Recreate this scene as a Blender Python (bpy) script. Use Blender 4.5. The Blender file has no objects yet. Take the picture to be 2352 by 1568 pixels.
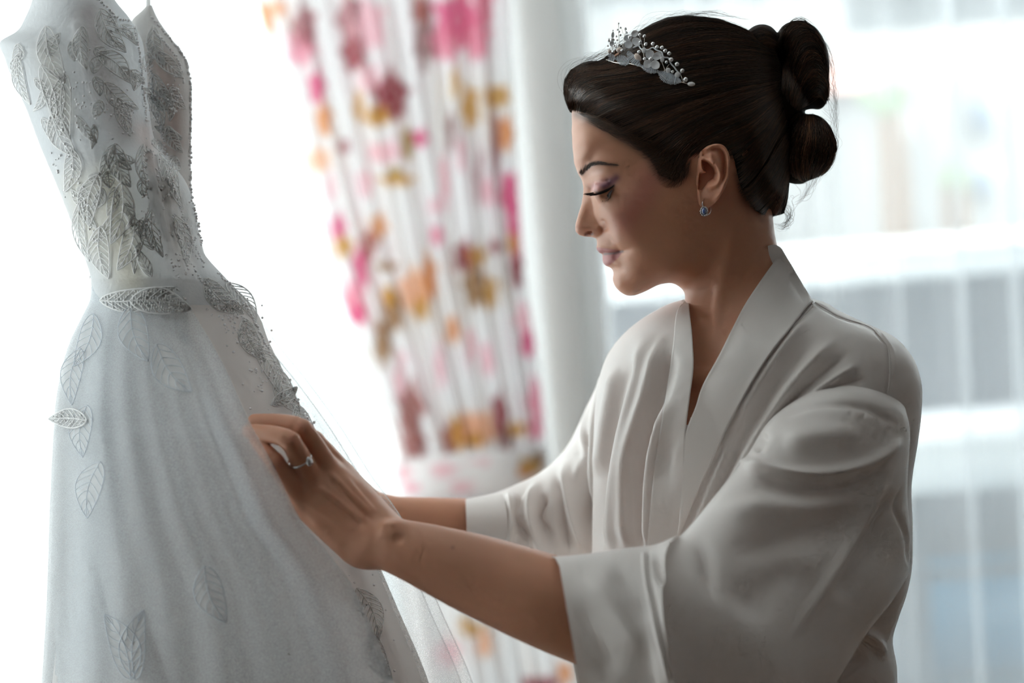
import bpy, math, random
import numpy as np
from mathutils import Matrix, Vector

rng = np.random.default_rng(7)
random.seed(7)
SC = bpy.context.scene
COL = SC.collection

# ------------------------------------------------------------------ camera
CAM_LOC = np.array([0.0, 0.0, 1.68])
LENS, SENSOR = 70.0, 36.0
FPX = LENS / SENSOR * 2352.0
PITCH, ROLL = math.radians(-8.0), math.radians(-4.5)
_m = Matrix.Translation(CAM_LOC.tolist()) @ Matrix.Rotation(math.pi / 2 + PITCH, 4, 'X') @ Matrix.Rotation(ROLL, 4, 'Z')
cam_d = bpy.data.cameras.new('camera')
cam_d.lens, cam_d.sensor_width = LENS, SENSOR
cam_d.clip_start, cam_d.clip_end = 0.05, 200
cam_d.dof.use_dof = True
cam_d.dof.focus_distance = 1.69
cam_d.dof.aperture_fstop = 2.8
cam = bpy.data.objects.new('camera', cam_d)
cam.matrix_world = _m
COL.objects.link(cam)
SC.camera = cam
CR = np.array(_m.to_3x3())
CT = np.array(_m.translation)

# ------------------------------------------------------------------ world, daylight, exposure
w = bpy.data.worlds.new('daylight'); SC.world = w; w.use_nodes = True
bg = w.node_tree.nodes['Background']
bg.inputs['Color'].default_value = (0.955, 0.98, 1.0, 1)
bg.inputs['Strength'].default_value = 3.0
SC.view_settings.view_transform = 'Standard'
SC.view_settings.look = 'None'
SC.view_settings.exposure = 1.15
SC.view_settings.gamma = 1.0
SC.view_settings.use_curve_mapping = False
SC.cycles.max_bounces = 7
SC.cycles.diffuse_bounces = 4
SC.cycles.transparent_max_bounces = 16
SC.cycles.use_adaptive_sampling = True
SC.cycles.adaptive_threshold = 0.075
SC.cycles.adaptive_min_samples = 12
SC.cycles.sample_clamp_indirect = 8.0
SC.cycles.caustics_refractive = False
SC.cycles.caustics_reflective = False


def window_portal(x0, x1, z0, z1, y, side=False):
    l = bpy.data.lights.new('window_daylight', 'AREA')
    l.shape = 'RECTANGLE'; l.size = x1 - x0; l.size_y = z1 - z0
    l.cycles.is_portal = True
    o = bpy.data.objects.new('window_daylight', l)
    o.location = ((x0 + x1) / 2, y, (z0 + z1) / 2)
    o.rotation_euler = (-math.pi / 2, 0, 0)      # shines into the room (-Y)
    if side:                                     # window in the left wall, shines towards +X; x0,x1 run along Y
        o.location = (y, (x0 + x1) / 2, (z0 + z1) / 2); o.rotation_euler = (math.pi / 2, 0, -math.pi / 2)
    COL.objects.link(o)


# ------------------------------------------------------------------ helpers
def to_world(c):
    return np.asarray(c, float) @ CR.T + CT

def P(px, py, d):
    """photo pixel + distance along the view axis -> camera-space metres"""
    px, py, d = np.broadcast_arrays(np.asarray(px, float), np.asarray(py, float), np.asarray(d, float))
    return np.stack([(px - 1176.0) / FPX * d, -(py - 784.0) / FPX * d, -d], -1)

def PIX(c):
    c = np.asarray(c, float)
    d = -c[..., 2]
    return np.stack([1176.0 + FPX * c[..., 0] / d, 784.0 - FPX * c[..., 1] / d], -1)

def wpos(o):
    v = np.zeros(3)
    while o is not None:
        v += np.array(o.location); o = o.parent
    return v

def tag(o, label=None, cat=None, group=None, kind=None):
    if label: o['label'] = label
    if cat: o['category'] = cat
    if group: o['group'] = group
    if kind: o['kind'] = kind
    return o

def empty(name, loc, label=None, cat=None, group=None, parent=None):
    o = bpy.data.objects.new(name, None)
    o.empty_display_size = 0.05
    COL.objects.link(o)
    if parent:
        o.parent = parent; o.location = (np.array(loc) - wpos(parent)).tolist()
    else:
        o.location = np.array(loc).tolist()
    return tag(o, label, cat, group)

def make_mesh(name, V, Fs, smooth=True, col=None):
    """Fs: one int array or list of int arrays (each (n,3) or (n,4)) or list of lists"""
    me = bpy.data.meshes.new(name)
    V = np.asarray(V, np.float32).reshape(-1, 3)
    if isinstance(Fs, np.ndarray): Fs = [Fs]
    if len(Fs) and isinstance(Fs[0], np.ndarray):
        Fs = [f for f in Fs if len(f)]
        loops = np.concatenate([f.ravel() for f in Fs]).astype(np.int32)
        tot = np.concatenate([np.full(len(f), f.shape[1]) for f in Fs]).astype(np.int32)
        st = np.concatenate([[0], np.cumsum(tot)[:-1]]).astype(np.int32)
        me.vertices.add(len(V)); me.vertices.foreach_set('co', V.ravel())
        me.loops.add(len(loops)); me.loops.foreach_set('vertex_index', loops)
        me.polygons.add(len(tot)); me.polygons.foreach_set('loop_start', st); me.polygons.foreach_set('loop_total', tot)
        me.update(calc_edges=True)
    else:
        me.from_pydata(V.tolist(), [], [list(f) for f in Fs]); me.update()
    me.validate()
    if smooth and len(me.polygons):
        me.polygons.foreach_set('use_smooth', np.ones(len(me.polygons), bool))
    if col is not None:
        a = me.color_attributes.new('Col', 'FLOAT_COLOR', 'POINT')
        c4 = np.ones((len(V), 4), np.float32); c4[:, :3] = col
        a.data.foreach_set('color', c4.ravel())
    return me

def link(name, me, mat=None, parent=None, origin=None):
    o = bpy.data.objects.new(name, me)
    COL.objects.link(o)
    if mat is not None and len(me.materials) == 0: me.materials.append(mat)
    if parent: o.parent = parent
    if origin is not None: o.location = np.array(origin).tolist()
    return o

def obj(name, V, Fs, mat, parent=None, smooth=True, col=None, space='cam', origin=None):
    """one mesh object; V in camera space ('cam') or world metres ('world')"""
    V = np.asarray(V, float).reshape(-1, 3)
    if space == 'cam': V = to_world(V)
    if parent is not None: off = wpos(parent)
    else:
        off = np.array([V[:, 0].mean(), V[:, 1].mean(), V[:, 2].min()]) if origin is None else np.array(origin, float)
    o = link(name, make_mesh(name, V - off, Fs, smooth, col), mat, parent)
    if parent is None: o.location = off.tolist()
    return o

def gridf(nu, nv, wu=False, wv=False, base=0):
    i = np.arange(nu if wu else nu - 1); j = np.arange(nv if wv else nv - 1)
    I, J = np.meshgrid(i, j, indexing='ij')
    I2, J2 = (I + 1) % nu, (J + 1) % nv
    return (np.stack([I * nv + J, I2 * nv + J, I2 * nv + J2, I * nv + J2], -1).reshape(-1, 4) + base)

def cat(parts):
    """join [(V,F),...] -> V, [F...]"""
    Vs, Fs, n = [], [], 0
    for V, F in parts:
        V = np.asarray(V).reshape(-1, 3)
        Vs.append(V)
        for f in (F if isinstance(F, list) else [F]): Fs.append(np.asarray(f) + n)
        n += len(V)
    return np.concatenate(Vs), Fs

def box(x0, x1, y0, y1, z0, z1):
    V = np.array([[x, y, z] for x in (x0, x1) for y in (y0, y1) for z in (z0, z1)], float)
    F = np.array([[0, 1, 3, 2], [4, 6, 7, 5], [0, 4, 5, 1], [2, 3, 7, 6], [0, 2, 6, 4], [1, 5, 7, 3]])
    return V, F

def ball(c, r, nu=10, nv=7):
    r = np.broadcast_to(np.asarray(r, float), (3,))
    u = np.linspace(0, 2 * np.pi, nu, endpoint=False); v = np.linspace(0, np.pi, nv)
    U, W_ = np.meshgrid(u, v, indexing='ij')
    V = np.stack([np.cos(U) * np.sin(W_), np.sin(U) * np.sin(W_), np.cos(W_)], -1) * r + np.asarray(c)
    return V.reshape(-1, 3), gridf(nu, nv, wu=True)

def catmull(pts, n, closed=False):
    """smooth curve through control points, n samples (centripetal-ish, uniform)"""
    p = np.asarray(pts, float)
    m = len(p)
    if m == 2:
        t = np.linspace(0, 1, n)[:, None]; return p[0] * (1 - t) + p[1] * t
    seg = np.linalg.norm(np.diff(p[:, :2], axis=0), axis=1) if not closed else None
    if closed:
        q = np.concatenate([p[-1:], p, p[:2]]); t = np.linspace(0, m, n, endpoint=False)
        i = np.floor(t).astype(int); f = (t - i)[:, None]
    else:
        q = np.concatenate([2 * p[:1] - p[1:2], p, 2 * p[-1:] - p[-2:-1]])
        cs = np.concatenate([[0], np.cumsum(np.maximum(seg, 1e-9))]); s = np.linspace(0, cs[-1], n)
        i = np.clip(np.searchsorted(cs, s, side='right') - 1, 0, m - 2)
        f = ((s - cs[i]) / np.maximum(cs[i + 1] - cs[i], 1e-9))[:, None]
    p0, p1, p2, p3 = q[i], q[i + 1], q[i + 2], q[i + 3]
    return 0.5 * (2 * p1 + (p2 - p0) * f + (2 * p0 - 5 * p1 + 4 * p2 - p3) * f ** 2 + (3 * p1 - p0 - 3 * p2 + p3) * f ** 3)

def interp(x, xs, ys):
    return np.interp(x, xs, ys)

def spl(x, xs, ys):
    """smooth 1-D interpolation (monotone-ish cubic) of ys over xs"""
    xs, ys = np.asarray(xs, float), np.asarray(ys, float)
    d = np.gradient(ys, xs, axis=0)
    x = np.clip(x, xs[0], xs[-1])
    i = np.clip(np.searchsorted(xs, x, side='right') - 1, 0, len(xs) - 2)
    h = xs[i + 1] - xs[i]; t = (x - xs[i]) / h
    if ys.ndim > 1: h = h[..., None]; t = t[..., None]
    return ((1 + 2 * t) * (1 - t) ** 2) * ys[i] + t * (1 - t) ** 2 * h * d[i] + t * t * (3 - 2 * t) * ys[i + 1] + t * t * (t - 1) * h * d[i + 1]

def tubes(Pts, rad, sides=4, taper=None, flat=1.0, up=(0.0, 0.0, 1.0)):
    """Pts (N,m,3) polylines -> one mesh of thin tubes; rad scalar or (N,) ; taper (m,)"""
    Pts = np.asarray(Pts, float)
    if Pts.ndim == 2: Pts = Pts[None]
    N, m, _ = Pts.shape
    T = np.gradient(Pts, axis=1); T /= np.linalg.norm(T, axis=2, keepdims=True) + 1e-12
    upv = np.broadcast_to(np.asarray(up, float), T.shape)
    A = np.cross(T, upv); nrm = np.linalg.norm(A, axis=2, keepdims=True)
    A = np.where(nrm > 1e-4, A / (nrm + 1e-12), np.array([1.0, 0, 0]))
    B = np.cross(A, T)
    r = np.broadcast_to(np.asarray(rad, float).reshape(-1, 1), (N, m)).copy()
    if taper is not None: r = r * taper[None]
    a = np.arange(sides) * 2 * np.pi / sides
    V = Pts[:, :, None] + r[:, :, None, None] * (np.cos(a)[None, None, :, None] * A[:, :, None] + flat * np.sin(a)[None, None, :, None] * B[:, :, None])
    F1 = gridf(m, sides, wv=True)
    F = (F1[None] + (np.arange(N) * m * sides)[:, None, None]).reshape(-1, 4)
    return V.reshape(-1, 3), F

def polydist(xy, poly):
    """distance to polyline, and parameter 0..1 along it"""
    p = np.asarray(poly, float)
    best = np.full(len(xy), 1e9); par = np.zeros(len(xy))
    L = np.concatenate([[0], np.cumsum(np.linalg.norm(np.diff(p, axis=0), axis=1))])
    for k in range(len(p) - 1):
        a, b = p[k], p[k + 1]; ab = b - a
        t = np.clip(((xy - a) @ ab) / (ab @ ab + 1e-12), 0, 1)
        d = np.linalg.norm(xy - (a + t[:, None] * ab), axis=1)
        mk = d < best
        best[mk] = d[mk]; par[mk] = (L[k] + t[mk] * (L[k + 1] - L[k])) / L[-1]
    return best, par

def inpoly(xy, poly):
    p = np.asarray(poly, float); x, y = xy[:, 0], xy[:, 1]
    r = np.zeros(len(xy), bool)
    for k in range(len(p)):
        x0, y0 = p[k]; x1, y1 = p[(k + 1) % len(p)]
        c = ((y0 > y) != (y1 > y)) & (x < (x1 - x0) * (y - y0) / (y1 - y0 + 1e-12) + x0)
        r ^= c
    return r

def polysd(xy, poly):
    """signed distance to closed polygon, positive inside"""
    d, _ = polydist(xy, np.concatenate([np.asarray(poly, float), np.asarray(poly, float)[:1]]))
    return np.where(inpoly(xy, poly), d, -d)

def sstep(e0, e1, x):
    t = np.clip((x - e0) / (e1 - e0), 0, 1); return t * t * (3 - 2 * t)

def vnormals(V, Fs):
    N = np.zeros_like(V)
    for f in (Fs if isinstance(Fs, list) else [Fs]):
        if f.shape[1] == 4: n = np.cross(V[f[:, 2]] - V[f[:, 0]], V[f[:, 3]] - V[f[:, 1]])
        else: n = np.cross(V[f[:, 1]] - V[f[:, 0]], V[f[:, 2]] - V[f[:, 0]])
        for k in range(f.shape[1]): np.add.at(N, f[:, k], n)
    return N / (np.linalg.norm(N, axis=1, keepdims=True) + 1e-12)

def outward(V, F):
    """turn the faces of a closed-ish tube so that they look away from its axis"""
    N = vnormals(V, F); c = V - V.mean(0)
    rows = np.sign((N * c).sum(1)).mean()
    return F if rows > 0 else F[:, ::-1].copy()

def strokes(V, F, lst, facing=True):
    """sculpt: push camera-space vertices along their normals near drawn lines.
    lst items: (pixel polyline, width px, height mm[, end taper 0..1])"""
    N = vnormals(V, F); pix = PIX(V)
    D = np.zeros(len(V))
    for it in lst:
        poly, wd, amp = it[:3]; tp = it[3] if len(it) > 3 else 0.25
        poly = np.asarray(poly, float)
        lo, hi = poly.min(0) - 3 * wd, poly.max(0) + 3 * wd
        mk = np.all((pix > lo) & (pix < hi), 1)
        if facing: mk &= (N * -V).sum(1) > 0
        if not mk.any(): continue
        pl = catmull(poly, max(8, 6 * len(poly)))
        d, s = polydist(pix[mk], pl)
        e = np.exp(-(d / wd) ** 2) * amp * 1e-3
        if tp > 0: e = e * sstep(0, tp, s) * sstep(0, tp, 1 - s) if tp < 0.5 else e * sstep(0, 1, np.minimum(s, 1 - s) * 2)
        D[mk] += e
    return V + N * D[:, None]

# ---- implicit surfaces
def tps(pts, vals, Q, lam=0.0, s=100.0):
    p = np.asarray(pts, float) / s; q = np.asarray(Q, float) / s; n = len(p)
    def ph(r2): return 0.5 * r2 * np.log(r2 + 1e-12)
    K = ph(((p[:, None] - p[None]) ** 2).sum(2)) + lam * np.eye(n)
    A = np.zeros((n + 3, n + 3)); A[:n, :n] = K; A[:n, n] = 1; A[:n, n + 1:] = p; A[n, :n] = 1; A[n + 1:, :n] = p.T
    c = np.linalg.solve(A, np.concatenate([np.asarray(vals, float), np.zeros(3)]))
    out = np.empty(len(q))
    for k in range(0, len(q), 20000):
        qq = q[k:k + 20000]
        out[k:k + 20000] = ph(((qq[:, None] - p[None]) ** 2).sum(2)) @ c[:n] + c[n] + qq @ c[n + 1:]
    return out

def smax(a, b, k):
    h = np.maximum(k - np.abs(a - b), 0) / k
    return np.maximum(a, b) + h * h * k * 0.25

class Vox:
    """voxel field in camera space, positive inside"""
    def __init__(s, lo, hi, h):
        s.lo = np.array(lo, float); s.h = h
        s.n = np.ceil((np.array(hi) - s.lo) / h).astype(int) + 1
        s.F = np.full(s.n, -0.05, np.float32)
        s.ax = [s.lo[i] + np.arange(s.n[i]) * h for i in range(3)]
    def sub(s, lo, hi):
        i0 = np.clip(np.floor((np.array(lo) - s.lo) / s.h).astype(int), 0, s.n)
        i1 = np.clip(np.ceil((np.array(hi) - s.lo) / s.h).astype(int) + 1, 0, s.n)
        sl = tuple(slice(a, b) for a, b in zip(i0, i1))
        X, Y, Z = np.meshgrid(*[s.ax[k][sl[k]].astype(np.float32) for k in range(3)], indexing='ij', sparse=True)
        return sl, X, Y, Z
    def add(s, d, sl, k):
        s.F[sl] = smax(s.F[sl], d.astype(np.float32), k) if k > 0 else np.maximum(s.F[sl], d)
    def cut(s, d, sl, k):
        s.F[sl] = -smax(-s.F[sl], d.astype(np.float32), k)
    def cone(s, a, b, ra, rb, k=0.006, cut=False):
        a, b = np.asarray(a, float), np.asarray(b, float); R = max(ra, rb) + 2 * k + 0.003
        sl, X, Y, Z = s.sub(np.minimum(a, b) - R, np.maximum(a, b) + R)
        ab = b - a; L2 = ab @ ab + 1e-12
        t = np.clip(((X - a[0]) * ab[0] + (Y - a[1]) * ab[1] + (Z - a[2]) * ab[2]) / L2, 0, 1)
        d = (ra + (rb - ra) * t) - np.sqrt((X - a[0] - t * ab[0]) ** 2 + (Y - a[1] - t * ab[1]) ** 2 + (Z - a[2] - t * ab[2]) ** 2)
        (s.cut if cut else s.add)(d, sl, k)
    def chain(s, pts, rs, k=0.006, smooth=6):
        """one tapering limb through the points, joined to the field once"""
        q = np.concatenate([np.asarray(pts, float), np.asarray(rs, float)[:, None]], 1)
        if smooth and len(q) > 2: q = catmull(q, smooth * (len(q) - 1) + 1)
        R = q[:, 3].max() + 2 * k + 0.003
        sl, X, Y, Z = s.sub(q[:, :3].min(0) - R, q[:, :3].max(0) + R)
        best = None
        for i in range(len(q) - 1):
            a, b, ra, rb = q[i, :3], q[i + 1, :3], q[i, 3], q[i + 1, 3]; ab = b - a; L2 = ab @ ab + 1e-12
            t = np.clip(((X - a[0]) * ab[0] + (Y - a[1]) * ab[1] + (Z - a[2]) * ab[2]) / L2, 0, 1)
            d = (ra + (rb - ra) * t) - np.sqrt((X - a[0] - t * ab[0]) ** 2 + (Y - a[1] - t * ab[1]) ** 2 + (Z - a[2] - t * ab[2]) ** 2)
            best = d if best is None else np.maximum(best, d)
        s.add(best, sl, k)
    def ell(s, c, r, k=0.006, R=None, cut=False):
        c = np.asarray(c, float); r = np.asarray(r, float); m = r.max() + 2 * k + 0.003
        sl, X, Y, Z = s.sub(c - m, c + m)
        x, y, z = X - c[0], Y - c[1], Z - c[2]
        if R is not None:
            x, y, z = (R[0][0] * x + R[0][1] * y + R[0][2] * z, R[1][0] * x + R[1][1] * y + R[1][2] * z, R[2][0] * x + R[2][1] * y + R[2][2] * z)
        q = np.sqrt((x / r[0]) ** 2 + (y / r[1]) ** 2 + (z / r[2]) ** 2)
        g = np.sqrt((x / r[0] ** 2) ** 2 + (y / r[1] ** 2) ** 2 + (z / r[2] ** 2) ** 2) + 1e-6
        d = q * (1 - q) / g
        (s.cut if cut else s.add)(d, sl, k)
    def mesh(s):
        F = s.F; ins = F > 0
        nx, ny, nz = s.n
        cnt = np.zeros((nx - 1, ny - 1, nz - 1), np.int8)
        for dx in (0, 1):
            for dy in (0, 1):
                for dz in (0, 1): cnt += ins[dx:nx - 1 + dx, dy:ny - 1 + dy, dz:nz - 1 + dz]
        act = (cnt > 0) & (cnt < 8)
        idx = np.argwhere(act); cid = np.full(act.shape, -1, np.int32); cid[act] = np.arange(len(idx))
        acc = np.zeros((len(idx), 3)); num = np.zeros(len(idx))
        cor = np.array([[a, b, c] for a in (0, 1) for b in (0, 1) for c in (0, 1)])
        val = np.stack([F[idx[:, 0] + a, idx[:, 1] + b, idx[:, 2] + c] for a, b, c in cor], 1).astype(float)
        for i in range(8):
            for j in range(i + 1, 8):
                if np.abs(cor[i] - cor[j]).sum() != 1: continue
                v0, v1 = val[:, i], val[:, j]; m = (v0 > 0) != (v1 > 0)
                t = (v0[m] / (v0[m] - v1[m]))[:, None]
                acc[m] += cor[i] * (1 - t) + cor[j] * t; num[m] += 1
        V = s.lo + (idx + acc / num[:, None]) * s.h
        faces = []
        for ax in range(3):
            sl0 = [slice(None)] * 3; sl1 = [slice(None)] * 3; sl0[ax] = slice(0, -1); sl1[ax] = slice(1, None)
            e = ins[tuple(sl0)] != ins[tuple(sl1)]
            o = [k for k in range(3) if k != ax]
            e = e.copy()
            for k in o:
                z = [slice(None)] * 3; z[k] = 0; e[tuple(z)] = False
                z[k] = -1; e[tuple(z)] = False
            E = np.argwhere(e)
            pos = ins[E[:, 0], E[:, 1], E[:, 2]]
            def c(d0, d1):
                q = E.copy(); q[:, o[0]] += d0; q[:, o[1]] += d1; return cid[q[:, 0], q[:, 1], q[:, 2]]
            q = np.stack([c(-1, -1), c(0, -1), c(0, 0), c(-1, 0)], 1)
            flip = pos if ax != 1 else ~pos
            q[~flip] = q[~flip][:, ::-1]
            faces.append(q)
        Fq = np.concatenate(faces)
        return V, Fq[(Fq >= 0).all(1)]

def relax(V, F, it=3, lam=0.5, mask=None):
    """Laplacian smoothing"""
    E = np.concatenate([F[:, [i, (i + 1) % F.shape[1]]] for i in range(F.shape[1])])
    E = np.unique(np.sort(E, 1), axis=0)
    for _ in range(it):
        A = np.zeros_like(V); n = np.bincount(E.ravel(), minlength=len(V))[:, None]
        for k in range(3):
            A[:, k] = np.bincount(E[:, 0], V[E[:, 1], k], len(V)) + np.bincount(E[:, 1], V[E[:, 0], k], len(V))
        d = (A / np.maximum(n, 1) - V) * lam
        if mask is not None: d *= mask[:, None]
        V = V + d
    return V

# ---- materials
def mat(name, base=(0.8, 0.8, 0.8), rough=0.5, **kw):
    m = bpy.data.materials.new(name); m.use_nodes = True
    b = m.node_tree.nodes['Principled BSDF']
    b.inputs['Base Color'].default_value = (*base, 1); b.inputs['Roughness'].default_value = rough
    for k, v in kw.items():
        k = k.replace('_', ' ')
        b.inputs[k].default_value = v if not (isinstance(v, tuple) and len(v) == 3 and k != 'Subsurface Radius') else (*v, 1)
    return m

def nd(m, t, **kw):
    n = m.node_tree.nodes.new(t)
    for k, v in kw.items():
        if hasattr(n, k): setattr(n, k, v)
        else: n.inputs[k.replace('_', ' ')].default_value = v
    return n

def lk(m, a, b): m.node_tree.links.new(a, b)

def add_bump(m, scale, strength, dist, detail=2.0, stretch=None, kind='ShaderNodeTexNoise', coord='Object'):
    b = m.node_tree.nodes['Principled BSDF']
    tc = nd(m, 'ShaderNodeTexCoord'); t = nd(m, kind)
    t.inputs['Scale'].default_value = scale
    if 'Detail' in t.inputs: t.inputs['Detail'].default_value = detail
    src = tc.outputs[coord]
    if stretch:
        mp = nd(m, 'ShaderNodeMapping'); mp.inputs['Scale'].default_value = stretch
        lk(m, src, mp.inputs['Vector']); src = mp.outputs['Vector']
    lk(m, src, t.inputs['Vector'])
    bp = nd(m, 'ShaderNodeBump'); bp.inputs['Strength'].default_value = strength; bp.inputs['Distance'].default_value = dist
    lk(m, t.outputs[0], bp.inputs['Height']); lk(m, bp.outputs['Normal'], b.inputs['Normal'])
    return t

def use_col(m):
    a = nd(m, 'ShaderNodeVertexColor', layer_name='Col')
    lk(m, a.outputs['Color'], m.node_tree.nodes['Principled BSDF'].inputs['Base Color'])
    return a

def cloth(name, base, transp=0.0, transl=0.3, rough=0.5, sheen=0.0, col=False):
    """thin fabric: diffuse + light passing through + see-through share"""
    m = bpy.data.materials.new(name); m.use_nodes = True
    nt = m.node_tree; nt.nodes.remove(nt.nodes['Principled BSDF']); out = nt.nodes['Material Output']
    p = nd(m, 'ShaderNodeBsdfPrincipled'); p.name = 'Principled BSDF'
    p.inputs['Base Color'].default_value = (*base, 1); p.inputs['Roughness'].default_value = rough
    p.inputs['Sheen Weight'].default_value = sheen
    t = nd(m, 'ShaderNodeBsdfTranslucent'); t.inputs['Color'].default_value = (*base, 1)
    mx = nd(m, 'ShaderNodeMixShader'); mx.inputs[0].default_value = transl
    lk(m, p.outputs[0], mx.inputs[1]); lk(m, t.outputs[0], mx.inputs[2])
    if col:
        a = nd(m, 'ShaderNodeVertexColor', layer_name='Col')
        lk(m, a.outputs['Color'], p.inputs['Base Color']); lk(m, a.outputs['Color'], t.inputs['Color'])
    last = mx
    if transp > 0:
        tr = nd(m, 'ShaderNodeBsdfTransparent'); m2 = nd(m, 'ShaderNodeMixShader'); m2.inputs[0].default_value = transp
        m2.name = 'see_through'
        lk(m, mx.outputs[0], m2.inputs[1]); lk(m, tr.outputs[0], m2.inputs[2]); last = m2
    lk(m, last.outputs[0], out.inputs['Surface'])
    return m
# ================================================================== room shell
X0, X1, Y0, Y1, ZC = -1.5, 2.3, -2.2, 3.75, 2.70
plaster = mat('plaster', (0.84, 0.82, 0.79), 0.9); add_bump(plaster, 60, 0.15, 0.002)
ceilm = mat('ceiling_paint', (0.82, 0.81, 0.80), 0.9)
floorm = mat('wood_floor', (0.20, 0.12, 0.07), 0.45)
_t = add_bump(floorm, 6, 0.2, 0.002, 6, (1, 14, 1))
whitepvc = mat('white_frame', (0.85, 0.86, 0.86), 0.35)
def wbox(name, x0, x1, y0, y1, z0, z1, m, parent=None, kind=None, bev=0.0):
    V, F = box(x0, x1, y0, y1, z0, z1)
    o = obj(name, V, F, m, parent, smooth=False, space='world')
    if kind: o['kind'] = kind
    return o
wbox('floor', X0 - .2, X1 + .2, Y0 - .2, Y1 + .25, -0.10, 0.0, floorm, kind='structure')
wbox('ceiling', X0 - .2, X1 + .2, Y0 - .2, Y1 + .25, ZC, ZC + .12, ceilm, kind='structure')
W3 = (1.45, 3.50, 0.12, 2.55)                     # tall window in the left wall, out of the picture
V, F = cat([box(X0 - .2, X0, Y0, W3[0], 0, ZC), box(X0 - .2, X0, W3[1], Y1, 0, ZC), box(X0 - .2, X0, W3[0], W3[1], 0, W3[2]), box(X0 - .2, X0, W3[0], W3[1], W3[3], ZC)])
obj('wall_left', V, F, plaster, None, False, space='world')['kind'] = 'structure'
rearm = mat('taupe_plaster', (0.27, 0.245, 0.23), 0.9)
wbox('wall_right', X1, X1 + .2, Y0, Y1, 0, ZC, rearm, kind='structure')
wbox('wall_rear', X0 - .2, X1 + .2, Y0 - .2, Y0, 0, ZC, rearm, kind='structure')
# window wall: two tall windows with a pier between them
W1, W2, WZ0, WZ1 = (-1.42, -0.005), (0.135, 2.15), 0.06, 2.50
def wall_back():
    parts = []
    for a, b in ((X0 - .2, W1[0]), (W1[1], W2[0]), (W2[1], X1 + .2)): parts.append(box(a, b, Y1, Y1 + .22, 0, ZC))
    for a, b in (W1, W2):
        parts.append(box(a, b, Y1, Y1 + .22, 0, WZ0)); parts.append(box(a, b, Y1, Y1 + .22, WZ1, ZC))
    V, F = cat(parts)
    o = obj('wall_back', V, F, plaster, None, False, space='world'); o['kind'] = 'structure'
wall_back()
glassm = bpy.data.materials.new('window_glass'); glassm.use_nodes = True
_nt = glassm.node_tree; _nt.nodes.remove(_nt.nodes['Principled BSDF'])
_tr = nd(glassm, 'ShaderNodeBsdfTransparent'); _tr.inputs[0].default_value = (0.95, 0.98, 0.97, 1)
_gl = nd(glassm, 'ShaderNodeBsdfGlossy'); _gl.inputs['Roughness'].default_value = 0.02
_mx = nd(glassm, 'ShaderNodeMixShader'); _mx.inputs[0].default_value = 0.05
lk(glassm, _tr.outputs[0], _mx.inputs[1]); lk(glassm, _gl.outputs[0], _mx.inputs[2]); lk(glassm, _mx.outputs[0], _nt.nodes['Material Output'].inputs['Surface'])
for n, (a, b) in ((1, W1), (2, W2)):
    e = empty('window_%d' % n, ((a + b) / 2, Y1 + .1, WZ0)); e['kind'] = 'structure'
    fr = []
    for x in (a, b - .06): fr.append(box(x, x + .06, Y1 + .07, Y1 + .14, WZ0, WZ1))
    for z in (WZ0, WZ1 - .06): fr.append(box(a + .06, b - .06, Y1 + .07, Y1 + .14, z, z + .06))
    V, F = cat(fr); obj('window_frame', V, F, whitepvc, e, False, space='world')
    wbox('pane', a + .06, b - .06, Y1 + .10, Y1 + .106, WZ0 + .06, WZ1 - .06, glassm, e)
    window_portal(a, b, WZ0, WZ1, Y1 + .24)

# ================================================================== outside, seen blurred through the right window
e = empty('window_3', (X0 - .1, (W3[0] + W3[1]) / 2, W3[2])); e['kind'] = 'structure'
fr = [box(X0 - .14, X0 - .07, y, y + .06, W3[2], W3[3]) for y in (W3[0], (W3[0] + W3[1]) / 2 - .03, W3[1] - .06)] + [box(X0 - .14, X0 - .07, W3[0] + .06, W3[1] - .06, z, z + .06) for z in (W3[2], W3[3] - .06)]
V, F = cat(fr); obj('window_frame', V, F, whitepvc, e, False, space='world')
wbox('pane', X0 - .106, X0 - .10, W3[0] + .06, (W3[0] + W3[1]) / 2 - .03, W3[2] + .06, W3[3] - .06, glassm, e)
wbox('pane', X0 - .106, X0 - .10, (W3[0] + W3[1]) / 2 + .03, W3[1] - .06, W3[2] + .06, W3[3] - .06, glassm, e)
window_portal(W3[0], W3[1], W3[2], W3[3], X0 - .22, True)
def ray_y(px, py, Y):
    v = to_world(P(px, py, 1.0)) - CT
    return CT + v * ((Y - CT[1]) / v[1])
def depth_y(px, py, Y):                # view distance at which a pixel's ray meets the upright plane y = Y
    v = to_world(P(px, py, 1.0)) - CT
    return (Y - CT[1]) / v[..., 1]
def out_box(name, px0, py0, px1, py1, Y, depth, m, parent=None, smooth=False):
    a, b = ray_y(px0, py0, Y), ray_y(px1, py1, Y)
    V, F = box(a[0], b[0], Y, Y + depth, min(a[2], b[2]), max(a[2], b[2]))
    return obj(name, V, F, m, parent, smooth, space='world')
render_w = mat('house_render', (0.28, 0.28, 0.275), 0.9)
tile_r = mat('roof_tiles', (0.62, 0.36, 0.30), 0.8)
win_g = mat('house_window', (0.22, 0.26, 0.32), 0.2)
leafy = mat('hedge_leaf', (0.22, 0.29, 0.17), 0.8)
parap = mat('parapet_grey', (0.13, 0.135, 0.155), 0.9)
coping = mat('coping_white', (0.88, 0.90, 0.92), 0.8)
teal = mat('terrace_blue', (0.05, 0.15, 0.22), 0.6)
awn = mat('awning_grey', (0.33, 0.34, 0.35), 0.8)
GND = -3.2
a = ray_y(1250, -230, 12); b = ray_y(3100, 700, 12)
hs = empty('house', ((a[0] + b[0]) / 2, 12, GND), 'white rendered house with pink tiled roof beyond the balcony', 'house')
V, F = box(a[0], b[0], 12, 16, GND, a[2]); obj('wall', V, F, render_w, hs, False, space='world')
zr = a[2]
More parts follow.
